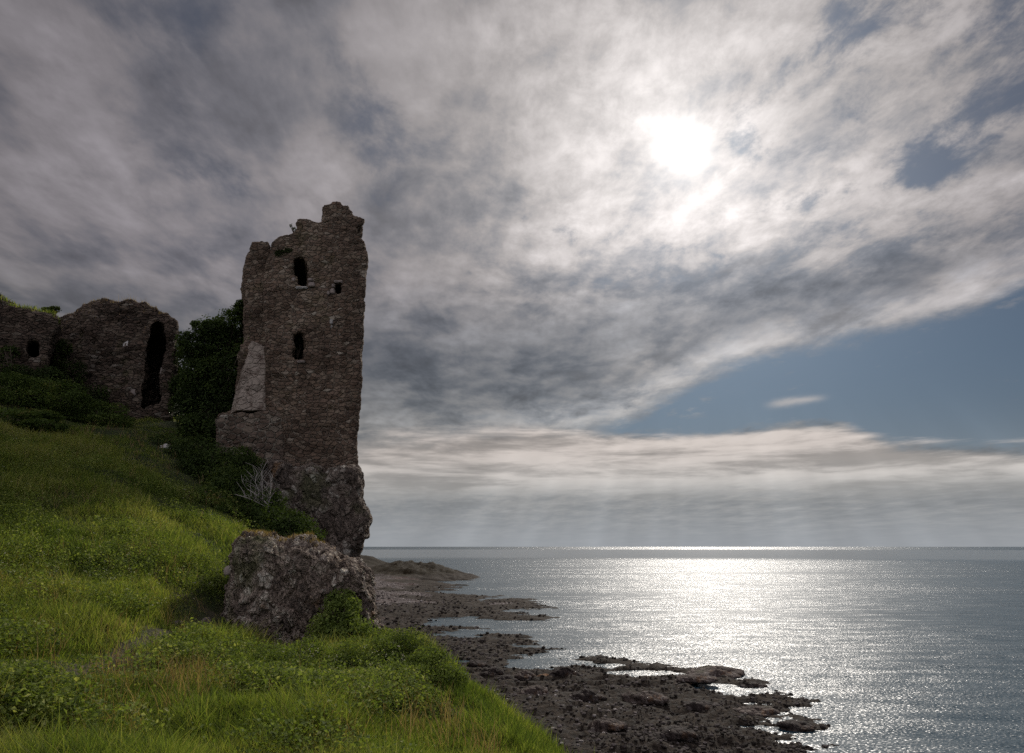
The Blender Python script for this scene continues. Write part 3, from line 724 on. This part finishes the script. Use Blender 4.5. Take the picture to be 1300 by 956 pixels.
def shrub(name, label, blobs, n, size, mat, seed, cat='shrub', group=None, fuzz=.4, base=None, sprigs=0, bias=0.):
    """blobs: (px, py, Y, rx, ry, rz)"""
    rs = np.random.RandomState(seed); rr = random.Random(seed)
    bl = [tuple(P(b[0], b[1], b[2]))+tuple(b[3:6]) for b in blobs]
    big = list(bl)
    for b in bl:                                # smaller lobes break the outline
        for k in range(5):
            d = Vector((rr.gauss(0, 1), rr.gauss(0, 1), abs(rr.gauss(0, .8)))).normalized(); q = rr.uniform(.3, .5)
            big.append((b[0]+d.x*b[3]*.8, b[1]+d.y*b[4]*.8, b[2]+d.z*b[5]*.8, b[3]*q, b[4]*q, b[5]*q))
    cx = sum(b[0] for b in bl)/len(bl); cy = sum(b[1] for b in bl)/len(bl)
    bz = float(bank_z(np.array([cx]), np.array([cy]))[0])-.05 if base is None else base
    root = thing(name, label, cat, (cx, cy, bz), group)
    SHRUBS.extend([(q[0], q[1], max(q[3], q[4])) for q in bl])
    Pn, Nn = blob_points(big, n, rs, fuzz)
    v = np.clip(.45+.28*fbm(Pn[:, 0]*2.2/size*.06, Pn[:, 1]*2.2/size*.06, Pn[:, 2]*2.2/size*.06, 3)+rs.normal(size=len(Pn))*.16+bias, 0, 1)
    V, F, vv = leaves_mesh(Pn, Nn, size, rs, v)
    localise(mesh_obj('foliage', V, F, mat, smooth=False, attrs={'v': vv}), root)
    TV, TF = [], []
    for b in bl:
        for k in range(3):
            e = Vector((b[0]+rr.uniform(-.7, .7)*b[3], b[1]+rr.uniform(-.7, .7)*b[4], b[2]+rr.uniform(.1, .8)*b[5]))
            s = Vector((cx, cy, bz)); mid = (s+e)/2+Vector((rr.uniform(-.15, .15)*b[3], 0, .1*b[5]))
            tube(TV, TF, [s, mid, e], size*.28, size*.08)
    for k in range(sprigs):                     # leafy sprigs standing out of the crown
        b = rr.choice(bl); s = Vector((b[0]+rr.uniform(-.8, .8)*b[3], b[1]+rr.uniform(-.5, .5)*b[4], b[2]+b[5]*.7)); e = s+Vector((rr.uniform(-.2, .2), 0, rr.uniform(.3, .6)))*b[5]
        tube(TV, TF, [Vector((cx, cy, bz)), s, e], size*.12, size*.05)
    localise(mesh_obj('stem', TV, TF, M_STEM, smooth=True), root)
    return root
def _rt(px, m, Y): return px*Y/867.0*1.04        # sketch units -> metres at depth Y

def build_shrubs():
    Y = 30.8
    shrub('ivy_thicket', 'big dark ivy thicket filling the gap between doorway ruin and tall tower', [
        (250,440,Y,.85,.9,.9),(275,426,Y,1.0,1,.95),(300,410,Y,.85,.9,.85),(314,392,Y,.5,.6,.5),(256,482,Y,1.1,1.1,1.1),(298,470,Y,1.05,1.1,1.4),(240,515,Y,.85,.9,.9),
        (276,525,Y,1.2,1.1,1.0),(262,505,Y+.9,1.3,1.0,1.3),(290,455,Y+1,1.4,1.1,1.5),(255,545,29,.9,.9,.6),(234,455,Y+.8,.5,.6,.8),(232,492,Y+.6,.5,.6,.8),(286,500,Y,1,1,1),(318,440,Y-.8,.35,.5,.9),(255,415,Y,.4,.5,.35),(284,545,Y-2,.7,.9,.5)], 64000, .115, M_DARK, 1, 'ivy', sprigs=12)
    shrub('ivy_clump', 'bright green ivy strand hanging down the left edge of the tower', [(318,425,28.9,.16,.3,.35),(314,452,28.8,.2,.3,.45),(322,405,28.9,.14,.3,.3)], 1500, .09, M_MID, 2, 'ivy')
    L = [((222,574,27.0,.7,.8,.55), 'low dark shrub beside the pale boulder at the slope top', 3000),
         ((248,588,26.4,.9,.9,.75), 'round dark shrub left of the tower base course', 4500),
         ((272,606,25.4,1.0,.9,.85), 'wide dark shrub between pale boulder and bleached branches', 5500),
         ((292,636,24.2,.9,.9,.85), 'dark shrub directly left of the bleached dead branches', 5000),
         ((322,658,22.9,.9,.8,.70), 'dark shrub at the foot of the bleached dead branches', 5000),
         ((352,676,22.2,.8,.7,.55), 'dark shrub squeezed between crag foot and boulder outcrop', 4500),
         ((300,600,26.6,.8,.8,.6), 'dark shrub hugging the masonry behind the bleached branches', 4200),
         ((380,684,21.8,.6,.6,.40), 'rightmost low shrub peeping over the boulder outcrop', 2600),
         ((262,646,22.0,.8,.8,.45), 'low shrub at the upper edge of the bright grass', 3200)]
    for i, (b, lab, n) in enumerate(L):
        b = (b[0], b[1]-5, b[2]-.2, b[3]*1.15, b[4]*1.1, b[5]*1.2); n = int(n*1.4)
        shrub('shrub', lab, [b, (b[0]-10, b[1]+8, b[2]-.3, b[3]*.6, b[4]*.7, b[5]*.6), (b[0]+12, b[1]+10, b[2]-.3, b[3]*.6, b[4]*.7, b[5]*.6)], n, .085, M_DARK if i != 8 else M_BRAMBLE, 10+i, group='dark shrubs on the slope below the tower', bias=.1)
    L = [((10,500,26.2,1.6,1.3,.75), 'bramble mound at the left edge under the wall stump'),
         ((62,503,27.5,1.5,1.2,.7), 'bramble mound below the dip between the two left ruins'),
         ((112,527,28.0,1.5,1.1,.6), 'bramble mound against the foot of the doorway ruin'),
         ((30,532,24.0,1.1,.9,.34), 'low bramble mound on the upper slope nearest the left edge')]
    for i, (b, lab) in enumerate(L):
        shrub('bramble', lab, [b, (b[0]-25, b[1]+9, b[2]-.5, b[3]*.6, b[4]*.7, b[5]*.6), (b[0]+26, b[1]+9, b[2]-.5, b[3]*.6, b[4]*.7, b[5]*.6)], 6500, .085, M_BRAMBLE, 40+i, cat='bramble', group='bramble mounds under the ruined walls', fuzz=.3, bias=-.05)
    shrub('ivy_mat', 'dark ivy covering the lower face of the wall stump', [(2,480,28.1,1.3,.5,.6),(52,486,28.2,1.0,.6,.6),(8,450,28.3,.5,.3,.4)], 6500, .09, M_DARK, 60, 'ivy')
    shrub('ivy_mat', 'dark ivy spreading over the doorway ruin on its left side', [(86,480,30.7,.9,.5,.9),(112,505,30.6,.9,.5,.6),(78,445,30.8,.4,.3,.6)], 4500, .09, M_DARK, 61, 'ivy')
    shrub('sapling', 'small green bush sprouting on top of the wall stump', [(62,395,30.2,.32,.3,.22),(70,393,30.2,.2,.2,.16)], 900, .08, M_MID, 62, 'bush', base=P(62, 404, 30.2).z)
    shrub('wall_plant', 'small plant growing in the notch of the tower top', [(373,291,28.5,.10,.1,.12),(369.5,286.5,28.5,.07,.07,.08),(379,292,28.5,.08,.1,.08)], 150, .06, M_DARK, 63, 'plant', base=P(373, 297, 28.5).z)
    shrub('wall_plant', 'dark moss and ivy clump left of the top window', [(357,322,27.85,.30,.1,.20),(366,318,27.85,.2,.1,.14)], 900, .06, M_DARK, 64, 'plant', base=P(357, 332, 27.95).z)
    shrub('wall_plant', 'leafy plant rooted inside the middle window opening', [(376,440,28.5,.12,.2,.22),(383,432,28.5,.09,.2,.12)], 350, .07, M_DARK, 65, 'plant', base=P(378, 457, 28.6).z)
    shrub('wall_plant', 'ragged plant growing where the masonry meets the crag, left side', [(345,598,27.1,.35,.2,.18),(332,604,27.0,.25,.2,.15)], 1100, .07, M_DARK, 66, 'plant', base=P(345, 604, 27.4).z)
    shrub('wall_plant', 'small tuft on the crag lip below the tower right corner', [(436,600,27.0,.30,.2,.12),(420,607,26.9,.2,.2,.10)], 800, .06, M_MID, 67, 'plant', base=P(436, 606, 27.3).z)
    shrub('wall_plant', 'dark tuft rooted midway up the overhanging crag', [(404,640,26.9,.22,.2,.14)], 500, .06, M_DARK, 68, 'plant', base=P(404, 646, 27.2).z)
    shrub('bush', 'leafy green bush climbing the right side of the boulder outcrop', [(432,778,12.9,.36,.3,.30),(424,803,12.7,.42,.35,.34),(446,808,12.6,.42,.35,.36),(408,822,12.5,.34,.3,.22),(434,760,13.1,.22,.2,.18),(462,826,12.5,.34,.3,.24)], 9000, .055, M_LIGHT, 70, 'bush', sprigs=6)
    L = [((352,862,9.9,.42,.4,.26), 'light green shrub furthest left in the bottom row'),
         ((392,856,10.5,.46,.4,.27), 'light green shrub in the bottom row below the outcrop middle'),
         ((436,858,10.9,.46,.42,.30), 'pale speckled shrub in the bottom row under the climbing bush'),
         ((478,852,10.9,.44,.42,.32), 'rounded green shrub in the bottom row under the outcrop corner'),
         ((516,842,11.2,.46,.42,.30), 'dark-centred shrub right of the outcrop corner'),
         ((548,862,10.2,.38,.38,.24), 'rightmost shrub of the bottom row near the grassy edge'),
         ((500,880,9.6,.42,.4,.25), 'low shrub in front of the dark-centred shrub'),
         ((330,896,8.7,.42,.4,.22), 'nearest left shrub beside the path'),
         ((400,905,8.6,.44,.4,.24), 'nearest middle shrub in the long grass'),
         ((462,915,8.5,.42,.4,.24), 'nearest shrub right of the middle'),
         ((530,915,8.7,.40,.4,.22), 'nearest shrub at the edge of the drop')]
    for i, (b, lab) in enumerate(L):
        b = (b[0], b[1]-3, b[2], b[3]*1.12, b[4]*1.1, b[5]*1.4)
        shrub('shrub', lab, [b, (b[0]-18, b[1]+6, b[2]-.2, b[3]*.6, b[4]*.7, b[5]*.7), (b[0]+18, b[1]+8, b[2]-.1, b[3]*.6, b[4]*.7, b[5]*.7)], 9500, .034, M_LIGHT if i != 4 else M_MID, 80+i, group='light shrubs along the near edge of the bank', fuzz=.35, sprigs=5)
build_shrubs()

def dead_shrub():
    root = thing('dead_shrub', 'bleached leafless dead shrub with twisted pale branches left of the crag', 'dead shrub', tuple(P(342, 660, 22.4)))
    rr = random.Random(4); Y = 22.4
    def br(pts, r0, r1, sub=0, name='branch'):
        TV, TF = [], []; w = [P(a, b, Y+c) for a, b, c in pts]; tube(TV, TF, w, r0*.62, r1*.5, 6)
        for k in range(sub*3):                        # twigs
            i = rr.randrange(1, len(w)); s = w[i-1].lerp(w[i], rr.random()); l = rr.uniform(.25, .6)
            d = Vector((rr.uniform(-1, .6), rr.uniform(-.5, .5), rr.uniform(.2, 1.2))).normalized()
            m_ = s+d*l*.5+Vector((rr.uniform(-.06, .06), 0, rr.uniform(-.05, .05)))
            e = m_+Vector((d.x+rr.uniform(-.6, .6), d.y, d.z)).normalized()*l*.5
            tube(TV, TF, [s, m_, e], r1*.55, r1*.2, 4)
        localise(mesh_obj(name, TV, TF, M_DEAD), root)
    br([(343,664,0),(342,654,0),(341,645,0),(340,640,0)], .06, .045, name='trunk')
    br([(340,641,0),(336,643,-.1),(329,639,-.2),(323,636,-.3),(316,633,-.4),(307,630,-.5),(298,627.5,-.6)], .04, .014, 5)
    br([(340,641,0),(336,637,0),(331,633,.1),(327,630,.1),(322,626,.2),(313,620,.3),(309,614,.3)], .036, .014, 8)
    br([(334,636,0),(333,622,.1),(333,610,.1),(332,596,.2)], .034, .014, 6)
    br([(340,641,0),(344,630,.1),(343,622,.1),(345,612,.2)], .034, .014, 7)
    br([(330,633,.1),(328,622,-.1),(324,612,-.1),(326,602,0)], .026, .012, 5)
dead_shrub()

# ---------- grass
def blades(C, h, w, rs, v, lean=.45, seg=2, wind=(-.12, -.05)):
    n = len(C); a = rs.uniform(0, 2*np.pi, n); q = rs.uniform(.1, 1, n)*lean
    dx = np.cos(a)*q+wind[0]*rs.uniform(.3, 1, n); dy = np.sin(a)*q+wind[1]
    sa = rs.uniform(0, np.pi, n); sx, sy = np.cos(sa)*w*.5, np.sin(sa)*w*.5
    rows = []
    for k in range(seg+1):
        t = k/seg; ww = 1-t*.88
        cx = C[:, 0]+dx*h*t**1.7; cy = C[:, 1]+dy*h*t**1.7; cz = C[:, 2]+h*(t-.22*lean*t*t)
        rows.append(np.stack([cx-sx*ww, cy-sy*ww, cz], 1)); rows.append(np.stack([cx+sx*ww, cy+sy*ww, cz], 1))
    V = np.stack(rows, 1).reshape(-1, 3); b = (np.arange(n)*(2*(seg+1)))[:, None]
    F = np.concatenate([np.concatenate([b+2*k, b+2*k+1, b+2*k+3, b+2*k+2], 1) for k in range(seg)])
    return V, F, np.repeat(v, 2*(seg+1))
def build_grass():
    rs = np.random.RandomState(11); N = 60000
    Y = 4.5*np.exp(rs.rand(N*3)*math.log(34/4.5)); u = rs.uniform(-.95, .12, N*3); X = u*(Y+1)
    d = sdist(X, Y, _EP); pm = path_mask(X, Y)
    ok = (d > np.where(Y > 15.5, -.5, -2.5)) & (rs.rand(N*3) > pm*1.1) & (np.abs(u) < .98)
    rocks = ((X-P(385, 780, 14.6).x)/1.7)**2+((Y-15.1)/1.3)**2 > 1
    ok &= rocks; X, Y = X[ok][:N], Y[ok][:N]
    k = 11; pn = fbm(X*.35, Y*.35, oct=3); 
    cr = .05+.012*Y
    bx = np.repeat(X, k)+rs.normal(size=len(X)*k)*np.repeat(cr, k); by = np.repeat(Y, k)+rs.normal(size=len(X)*k)*np.repeat(cr, k)
    bz = bank_z(bx, by)-.02
    keep = rs.rand(len(bx)) > path_mask(bx, by)*1.05
    hh = np.repeat(np.clip(.25+.12*pn+rs.normal(size=len(X))*.07, .08, .55), k)*rs.uniform(.6, 1.25, len(bx))
    near = np.zeros(len(bx))
    for (qx, qy, qr) in SHRUBS: near = np.maximum(near, np.exp(-(((bx-qx)**2+(by-qy)**2)/(qr*1.15)**2)**2))
    oc = P(385, 780, 13.6); near = np.maximum(near, .8*np.exp(-((((bx-oc.x)/2.2)**2+((by-oc.y)/1.3)**2))**2))
    hh = hh*(1-.8*near)*(.45+.85*sstep(-.6, .6, fbm(bx*1.1, by*1.1, oct=3)))
    hh = hh*(1-.45*sstep(20, 27, by))*(.38+.62*sstep(.15, 1.0, seg_dist(bx, by, PATH, False)))
    ww = (.005+.0009*by)*rs.uniform(.7, 1.3, len(bx))
    v = np.repeat(.50+.24*pn+.26*fbm(X*1.3, Y*1.3, oct=3)+rs.normal(size=len(X))*.15, k)+rs.normal(size=len(bx))*.07
    v = v+.04+.12*sstep(15, 20, by)+.04*sstep(16, 9, by)+(rs.rand(len(bx)) > .94)*.45  # blades up the slope coloured lighter to offset the tower's shade
    C = np.stack([bx, by, bz], 1)[keep]
    V, F, vv = blades(C, hh[keep]*.85, ww[keep], rs, np.clip(v, 0, 1)[keep], .75)
    tag(mesh_obj('grass', V, F, M_GRASS, smooth=False, attrs={'v': vv}), 'long green grass covering the sloping bank', kind='stuff')
    # broad-leaved weeds low on the left and along the edge
    n = 15000; Y = 6.0*np.exp(rs.rand(n)*math.log(22/6.0)); u = rs.uniform(-.9, -.12, n); X = u*Y
    w = fbm(X*.7+7, Y*.7, oct=4)+.3*sstep(-.35, -.65, u)+rs.normal(size=n)*.25; s = (w > .38) & (seg_dist(X, Y, PATH, False) > .5); X, Y = X[s], Y[s]
    k = 22; bx = np.repeat(X, k)+rs.normal(size=len(X)*k)*.07; by = np.repeat(Y, k)+rs.normal(size=len(X)*k)*.07
    z = bank_z(bx, by)+rs.uniform(.08, .36, len(bx))
    Pn = np.stack([bx, by, z], 1); Nn = rs.normal(size=Pn.shape)*.6+np.array([0, 0, 1.0])
    V, F, vv = leaves_mesh(Pn, Nn, np.repeat(rs.uniform(.022, .055, len(X)), k), rs, np.clip(.55+np.repeat(rs.normal(size=len(X))*.2, k)+rs.normal(size=len(bx))*.15, 0, 1))
    tag(mesh_obj('weeds', V, F, M_LIGHT, smooth=False, attrs={'v': vv}), 'broad-leaved weeds growing through the long grass', kind='stuff')
build_grass()
def build_stalks():
    rs = np.random.RandomState(77); n = 2600
    Y = 6.0*np.exp(rs.rand(n)*math.log(27/6.0)); u = rs.uniform(-.9, .05, n); X = u*Y
    s = (fbm(X*.8+3, Y*.8+9, oct=3)+rs.normal(size=n)*.15 > .22) & (path_mask(X, Y) < .1) & (sdist(X, Y, _EP) > 0); X, Y = X[s], Y[s]
    C = np.repeat(np.stack([X, Y, bank_z(X, Y)-.02], 1), 4, 0); C[:, :2] += rs.normal(size=(len(C), 2))*.05
    V, F, vv = blades(C, rs.uniform(.25, .5, len(C)), (.004+.0006*C[:, 1]), rs, rs.rand(len(C)), .6, 3)
    tag(mesh_obj('dead_stalks', V, F, M_DRY, smooth=False, attrs={'v': vv}), 'straw-coloured dead stalks standing in the long grass', kind='stuff')
build_stalks()
def build_flowers():
    rs = np.random.RandomState(31); n = 1500
    Y = 6.5*np.exp(rs.rand(n)*math.log(24/6.5)); u = rs.uniform(-.85, -.1, n); X = u*Y
    s = (fbm(X*.5+31, Y*.5, oct=3) > .05) & (path_mask(X, Y) < .1) & (sdist(X, Y, _EP) > 0); X, Y = X[s], Y[s]
    k = 5; bx = np.repeat(X, k)+rs.normal(size=len(X)*k)*.02; by = np.repeat(Y, k)+rs.normal(size=len(X)*k)*.02
    z = np.repeat(bank_z(X, Y)+rs.uniform(.25, .45, len(X)), k)+rs.normal(size=len(bx))*.012
    Pn = np.stack([bx, by, z], 1); V, F, vv = leaves_mesh(Pn, rs.normal(size=Pn.shape)*.4+np.array([0, -.3, 1.0]), .017, rs, rs.rand(len(bx)))
    m = m_leaf('petal', [(0, (.42, .42, .34)), (.8, (.60, .58, .50)), (1, (.55, .45, .20))], .3)
    tag(mesh_obj('wild_flowers', V, F, m, smooth=False, attrs={'v': vv}), 'tiny pale wild flowers dotted through the long grass', kind='stuff')
build_flowers()
def fringe(px_pts, Y, n, h, mat, name, label, seed, parent=None, spread=.3, w=.012, obj=None):
    """dry grass on a crest: dropped onto the real surface of obj"""
    rs = np.random.RandomState(seed); dg = bpy.context.evaluated_depsgraph_get()
    bv = BVHTree.FromObject(obj, dg); C = []
    W = [P(a, b, Y) for a, b in px_pts]
    for i in range(n):
        t = rs.rand()*(len(W)-1); j = int(t); p = W[j].lerp(W[j+1], t-j)
        q = Vector((p.x+rs.normal()*.04, p.y+rs.uniform(-.25, 1)*spread, p.z+1.2))
        hit = bv.ray_cast(q, Vector((0, 0, -1)), 3.0)
        if hit[0] is not None: C.append(tuple(hit[0]-Vector((0, 0, .02))))
    C = np.array(C); V, F, vv = blades(C, h*rs.uniform(.5, 1.3, len(C)), np.full(len(C), w), rs, rs.rand(len(C)), .7)
    o = mesh_obj(name, V, F, mat, smooth=False, attrs={'v': vv})
    tag(o, label, kind=None if parent else 'stuff')
    if parent: localise(o, parent)
    return o
fringe([(304,684),(325,678),(345,684),(362,691),(386,686),(404,691)], SY, 2600, .085, M_DRY, 'dry_turf', None, 3, outc, .9, .010, outc)
outc_t = [c for c in bpy.data.objects if c.name.startswith('dry_turf')][-1]; outc_t['label'] = 'brown dry turf on the flat top'; outc_t['kind'] = 'stuff'
o = fringe([(78,402),(100,391),(138,377),(186,380),(212,396)], WY, 1500, .13, M_DRY, 'dry_grass', None, 5, mwall, 1.6, .022, mwall); o['kind'] = 'stuff'
o = fringe([(150,377),(186,380)], WY, 40, .45, M_DRY, 'seed_stalk', None, 6, mwall, .8, .012, mwall); o['kind'] = 'stuff'
stw = [c for c in bpy.data.objects if c.parent == mound][0]
o = fringe([(-60,350),(0,376),(26,393),(62,398),(78,408)], 29, 2600, .20, M_GRASS, 'grass_cap', None, 7, stw, 2.0, .03, stw); o['kind'] = 'stuff'

# ---------- stones
def ico(sub):
    bm = bmesh.new(); bmesh.ops.create_icosphere(bm, subdivisions=sub, radius=1)
    V = np.array([tuple(v.co) for v in bm.verts]); F = np.array([[v.index for v in f.verts] for f in bm.faces]); bm.free(); return V, F
def boulder(name, label, cat, loc, r, mat, seed, sub=4, group=None):
    V, F = ico(sub); s = seed*3.7
    n = fbm(V[:, 0]*1.1+s, V[:, 1]*1.1, V[:, 2]*1.1+s, 5)
    c = np.floor(V@np.array([[.9, .2, .1], [-.2, .9, .3], [.1, -.3, .9]])*1.6+s).sum(1)
    q = 1+.28*n+.06*np.sin(c*2.1)
    V2 = V*q[:, None]; V2[:, 2] = np.where(V2[:, 2] < -.35, -.35+(V2[:, 2]+.35)*.25, V2[:, 2]); V2 = V2*np.array(r)
    rs = random.Random(seed); a = rs.uniform(-.4, .4)
    V2 = V2@np.array([[math.cos(a), math.sin(a), 0], [-math.sin(a), math.cos(a), 0], [0, 0, 1]])
    o = mesh_obj(name, V2, F, mat); o.location = loc
    return tag(o, label, cat, group)
ROCKM = m_crag('shore_boulder_rock', 1.6, .05, tint=(.85, .82, .80))
ROCKD = m_crag('dark_boulder_rock', 1.6, .05, tint=(.40, .38, .38))
ROCKO = m_crag('orange_boulder_rock', 1.6, .05, tint=(2.0, 1.35, .7))
def on_shore(px, py):
    p = G(px, py, 1.0)
    for _ in range(4):
        z = float(shore_z(np.array([p.x]), np.array([p.y]))[0]); p = G(px, py, max(z, 0))
    return p
def build_boulders():
    L = [(912,858,3.4,1.9,1.25,ROCKM,'long grey rock ridge at the right tip of the near shore'),
         (880,864,2.0,1.5,.8,ROCKM,'smaller grey rock at the left shoulder of the long rock ridge'),
         (955,871,1.7,1.2,.5,ROCKD,'low dark rock at the seaward end of the long rock ridge'),
         (622,858,1.3,1.2,1.1,ROCKD,'upright blackish boulder nearest the grassy bank edge'),
         (640,868,1.5,1.2,.9,ROCKD,'blackish boulder between the bank edge and the orange boulder'),
         (692,862,1.1,.9,.75,ROCKO,'orange-brown weathered boulder on the near shore'),
         (716,858,1.5,1.1,1.1,ROCKD,'black jagged boulder just right of the orange boulder'),
         (664,860,1.2,1.0,.8,ROCKM,'grey boulder just left of the orange boulder'),
         (606,846,1.2,1.0,.8,ROCKD,'dark boulder behind the end of the grassy bank'),
         (676,882,1.5,1.2,.9,ROCKM,'grey boulder below the orange boulder'),
         (745,888,1.6,1.2,.9,ROCKD,'dark boulder below the black jagged boulder'),
         (820,890,1.9,1.3,.9,ROCKM,'broad grey boulder below the rock pool'),
         (890,900,1.8,1.3,.9,ROCKD,'dark boulder in front of the long rock ridge'),
         (960,905,2.0,1.4,.8,ROCKM,'grey boulder at the near right corner of the shore'),
         (1010,925,1.6,1.2,.7,ROCKD,'outermost dark boulder at the near right shore'),
         (770,925,1.6,1.2,.9,ROCKM,'nearest grey boulder in the middle of the shore'),
         (860,935,1.6,1.2,.8,ROCKD,'nearest dark boulder in the middle of the shore')]
    for i, (a, b, rx, ry, rz, m, lab) in enumerate(L):
        p = on_shore(a, b); boulder('boulder', lab, 'boulder', (p.x, p.y, p.z+rz*.05), (rx*.85, ry*.8, rz*.62), m, 20+i)
    p = P(210, 573, 26.2); boulder('pale_boulder', 'pale whitish boulder at the top of the grassy slope', 'boulder', tuple(p), (.28, .22, .30), LIMEW, 50, 3)
    for i, (a, b, Y, r) in enumerate([(263, 790, 12.9, .10), (226, 800, 11.9, .08), (296, 728, 14.6, .14)]):
        lab = ['small dark stone on the path nearer the outcrop', 'small dark stone lower down the path', 'pale stone lodged at the left flank of the outcrop'][i]
        p = P(a, b, Y); z = float(bank_z(np.array([p.x]), np.array([p.y]))[0]) if i < 2 else p.z
        boulder('stone', lab, 'stone', (p.x, p.y, z+.03), (r*1.3, r, r), DRESS if i == 2 else ROCKM, 60+i, 3)
    # the countless smaller stones of the beach
    rs = np.random.RandomState(5); vars_ = []
    bV, bF = ico(1)
    for k in range(10):
        q = 1+.35*fbm(bV[:, 0]*1.5+k*9.1, bV[:, 1]*1.5, bV[:, 2]*1.5, 3); vars_.append(bV*q[:, None]*np.array([1, .85, .5]))
    n = 70000; Y = 40*np.exp(rs.rand(n)**1.15*math.log(230/40.)); u = rs.uniform(-.38, .55, n); X = u*Y
    sd = SD_SHORE(X, Y); dens = .35+.65*(fbm(X*.12+4, Y*.2, oct=3) > -.1)
    s = (sd > -1.5) & (rs.rand(n) < dens) & (sdist(X, Y, _EP) < 2); X, Y, sd = X[s], Y[s], sd[s]
    z = shore_z(X, Y); s = z > .0; X, Y, z, sd = X[s][:26000], Y[s][:26000], z[s][:26000], sd[s][:26000]
    sz = (.06+.20*rs.rand(len(X))**4.0)*np.clip(Y/75, .75, 1.4)
    VV, FF, vv = [], [], []
    for k in range(10):
        i = np.where(np.arange(len(X)) % 10 == k)[0]; a = rs.uniform(0, 6.28, len(i)); c, s_ = np.cos(a), np.sin(a); B = vars_[k]
        vx = (B[None, :, 0]*c[:, None]-B[None, :, 1]*s_[:, None])*sz[i][:, None]+X[i][:, None]
        vy = (B[None, :, 0]*s_[:, None]+B[None, :, 1]*c[:, None])*sz[i][:, None]+Y[i][:, None]
        vz = B[None, :, 2]*sz[i][:, None]+(z[i]+sz[i]*.25)[:, None]
        off = sum(len(q) for q in VV)
        VV.append(np.stack([vx, vy, vz], -1).reshape(-1, 3)); FF.append((bF[None]+(np.arange(len(i))*len(bV))[:, None, None]).reshape(-1, 3)+off)
        vv.append(np.repeat(np.clip(rs.rand(len(i))*.8+.25*sstep(4, 20, sd[i]), 0, 1), len(bV)))
    m, nt, out = new_mat('beach_stone'); a = nt.n.new('ShaderNodeAttribute'); a.attribute_name = 'v'
    g = E(nt, nt.n.new('ShaderNodeTexCoord').outputs['Object']); f, _ = nt.noise(g, 6, 4, .6)
    c = nt.ramp(E(nt, a.outputs['Fac']), [(0, (.017, .014, .012)), (.45, (.048, .040, .035)), (.75, (.11, .095, .088)), (.95, (.21, .18, .17)), (1, (.40, .37, .35))])
    principled(nt, out, nt.vm('SCALE', c, scale=nt.mr(f, .3, .7, .6, 1.3, False)), .92, nt.bump(f, .6, .05), .08)
    tag(mesh_obj('beach_stones', np.vstack(VV), np.vstack(FF), m, smooth=False, attrs={'v': np.concatenate(vv)}), 'dark stones strewn over the rocky foreshore', kind='stuff')
build_boulders()
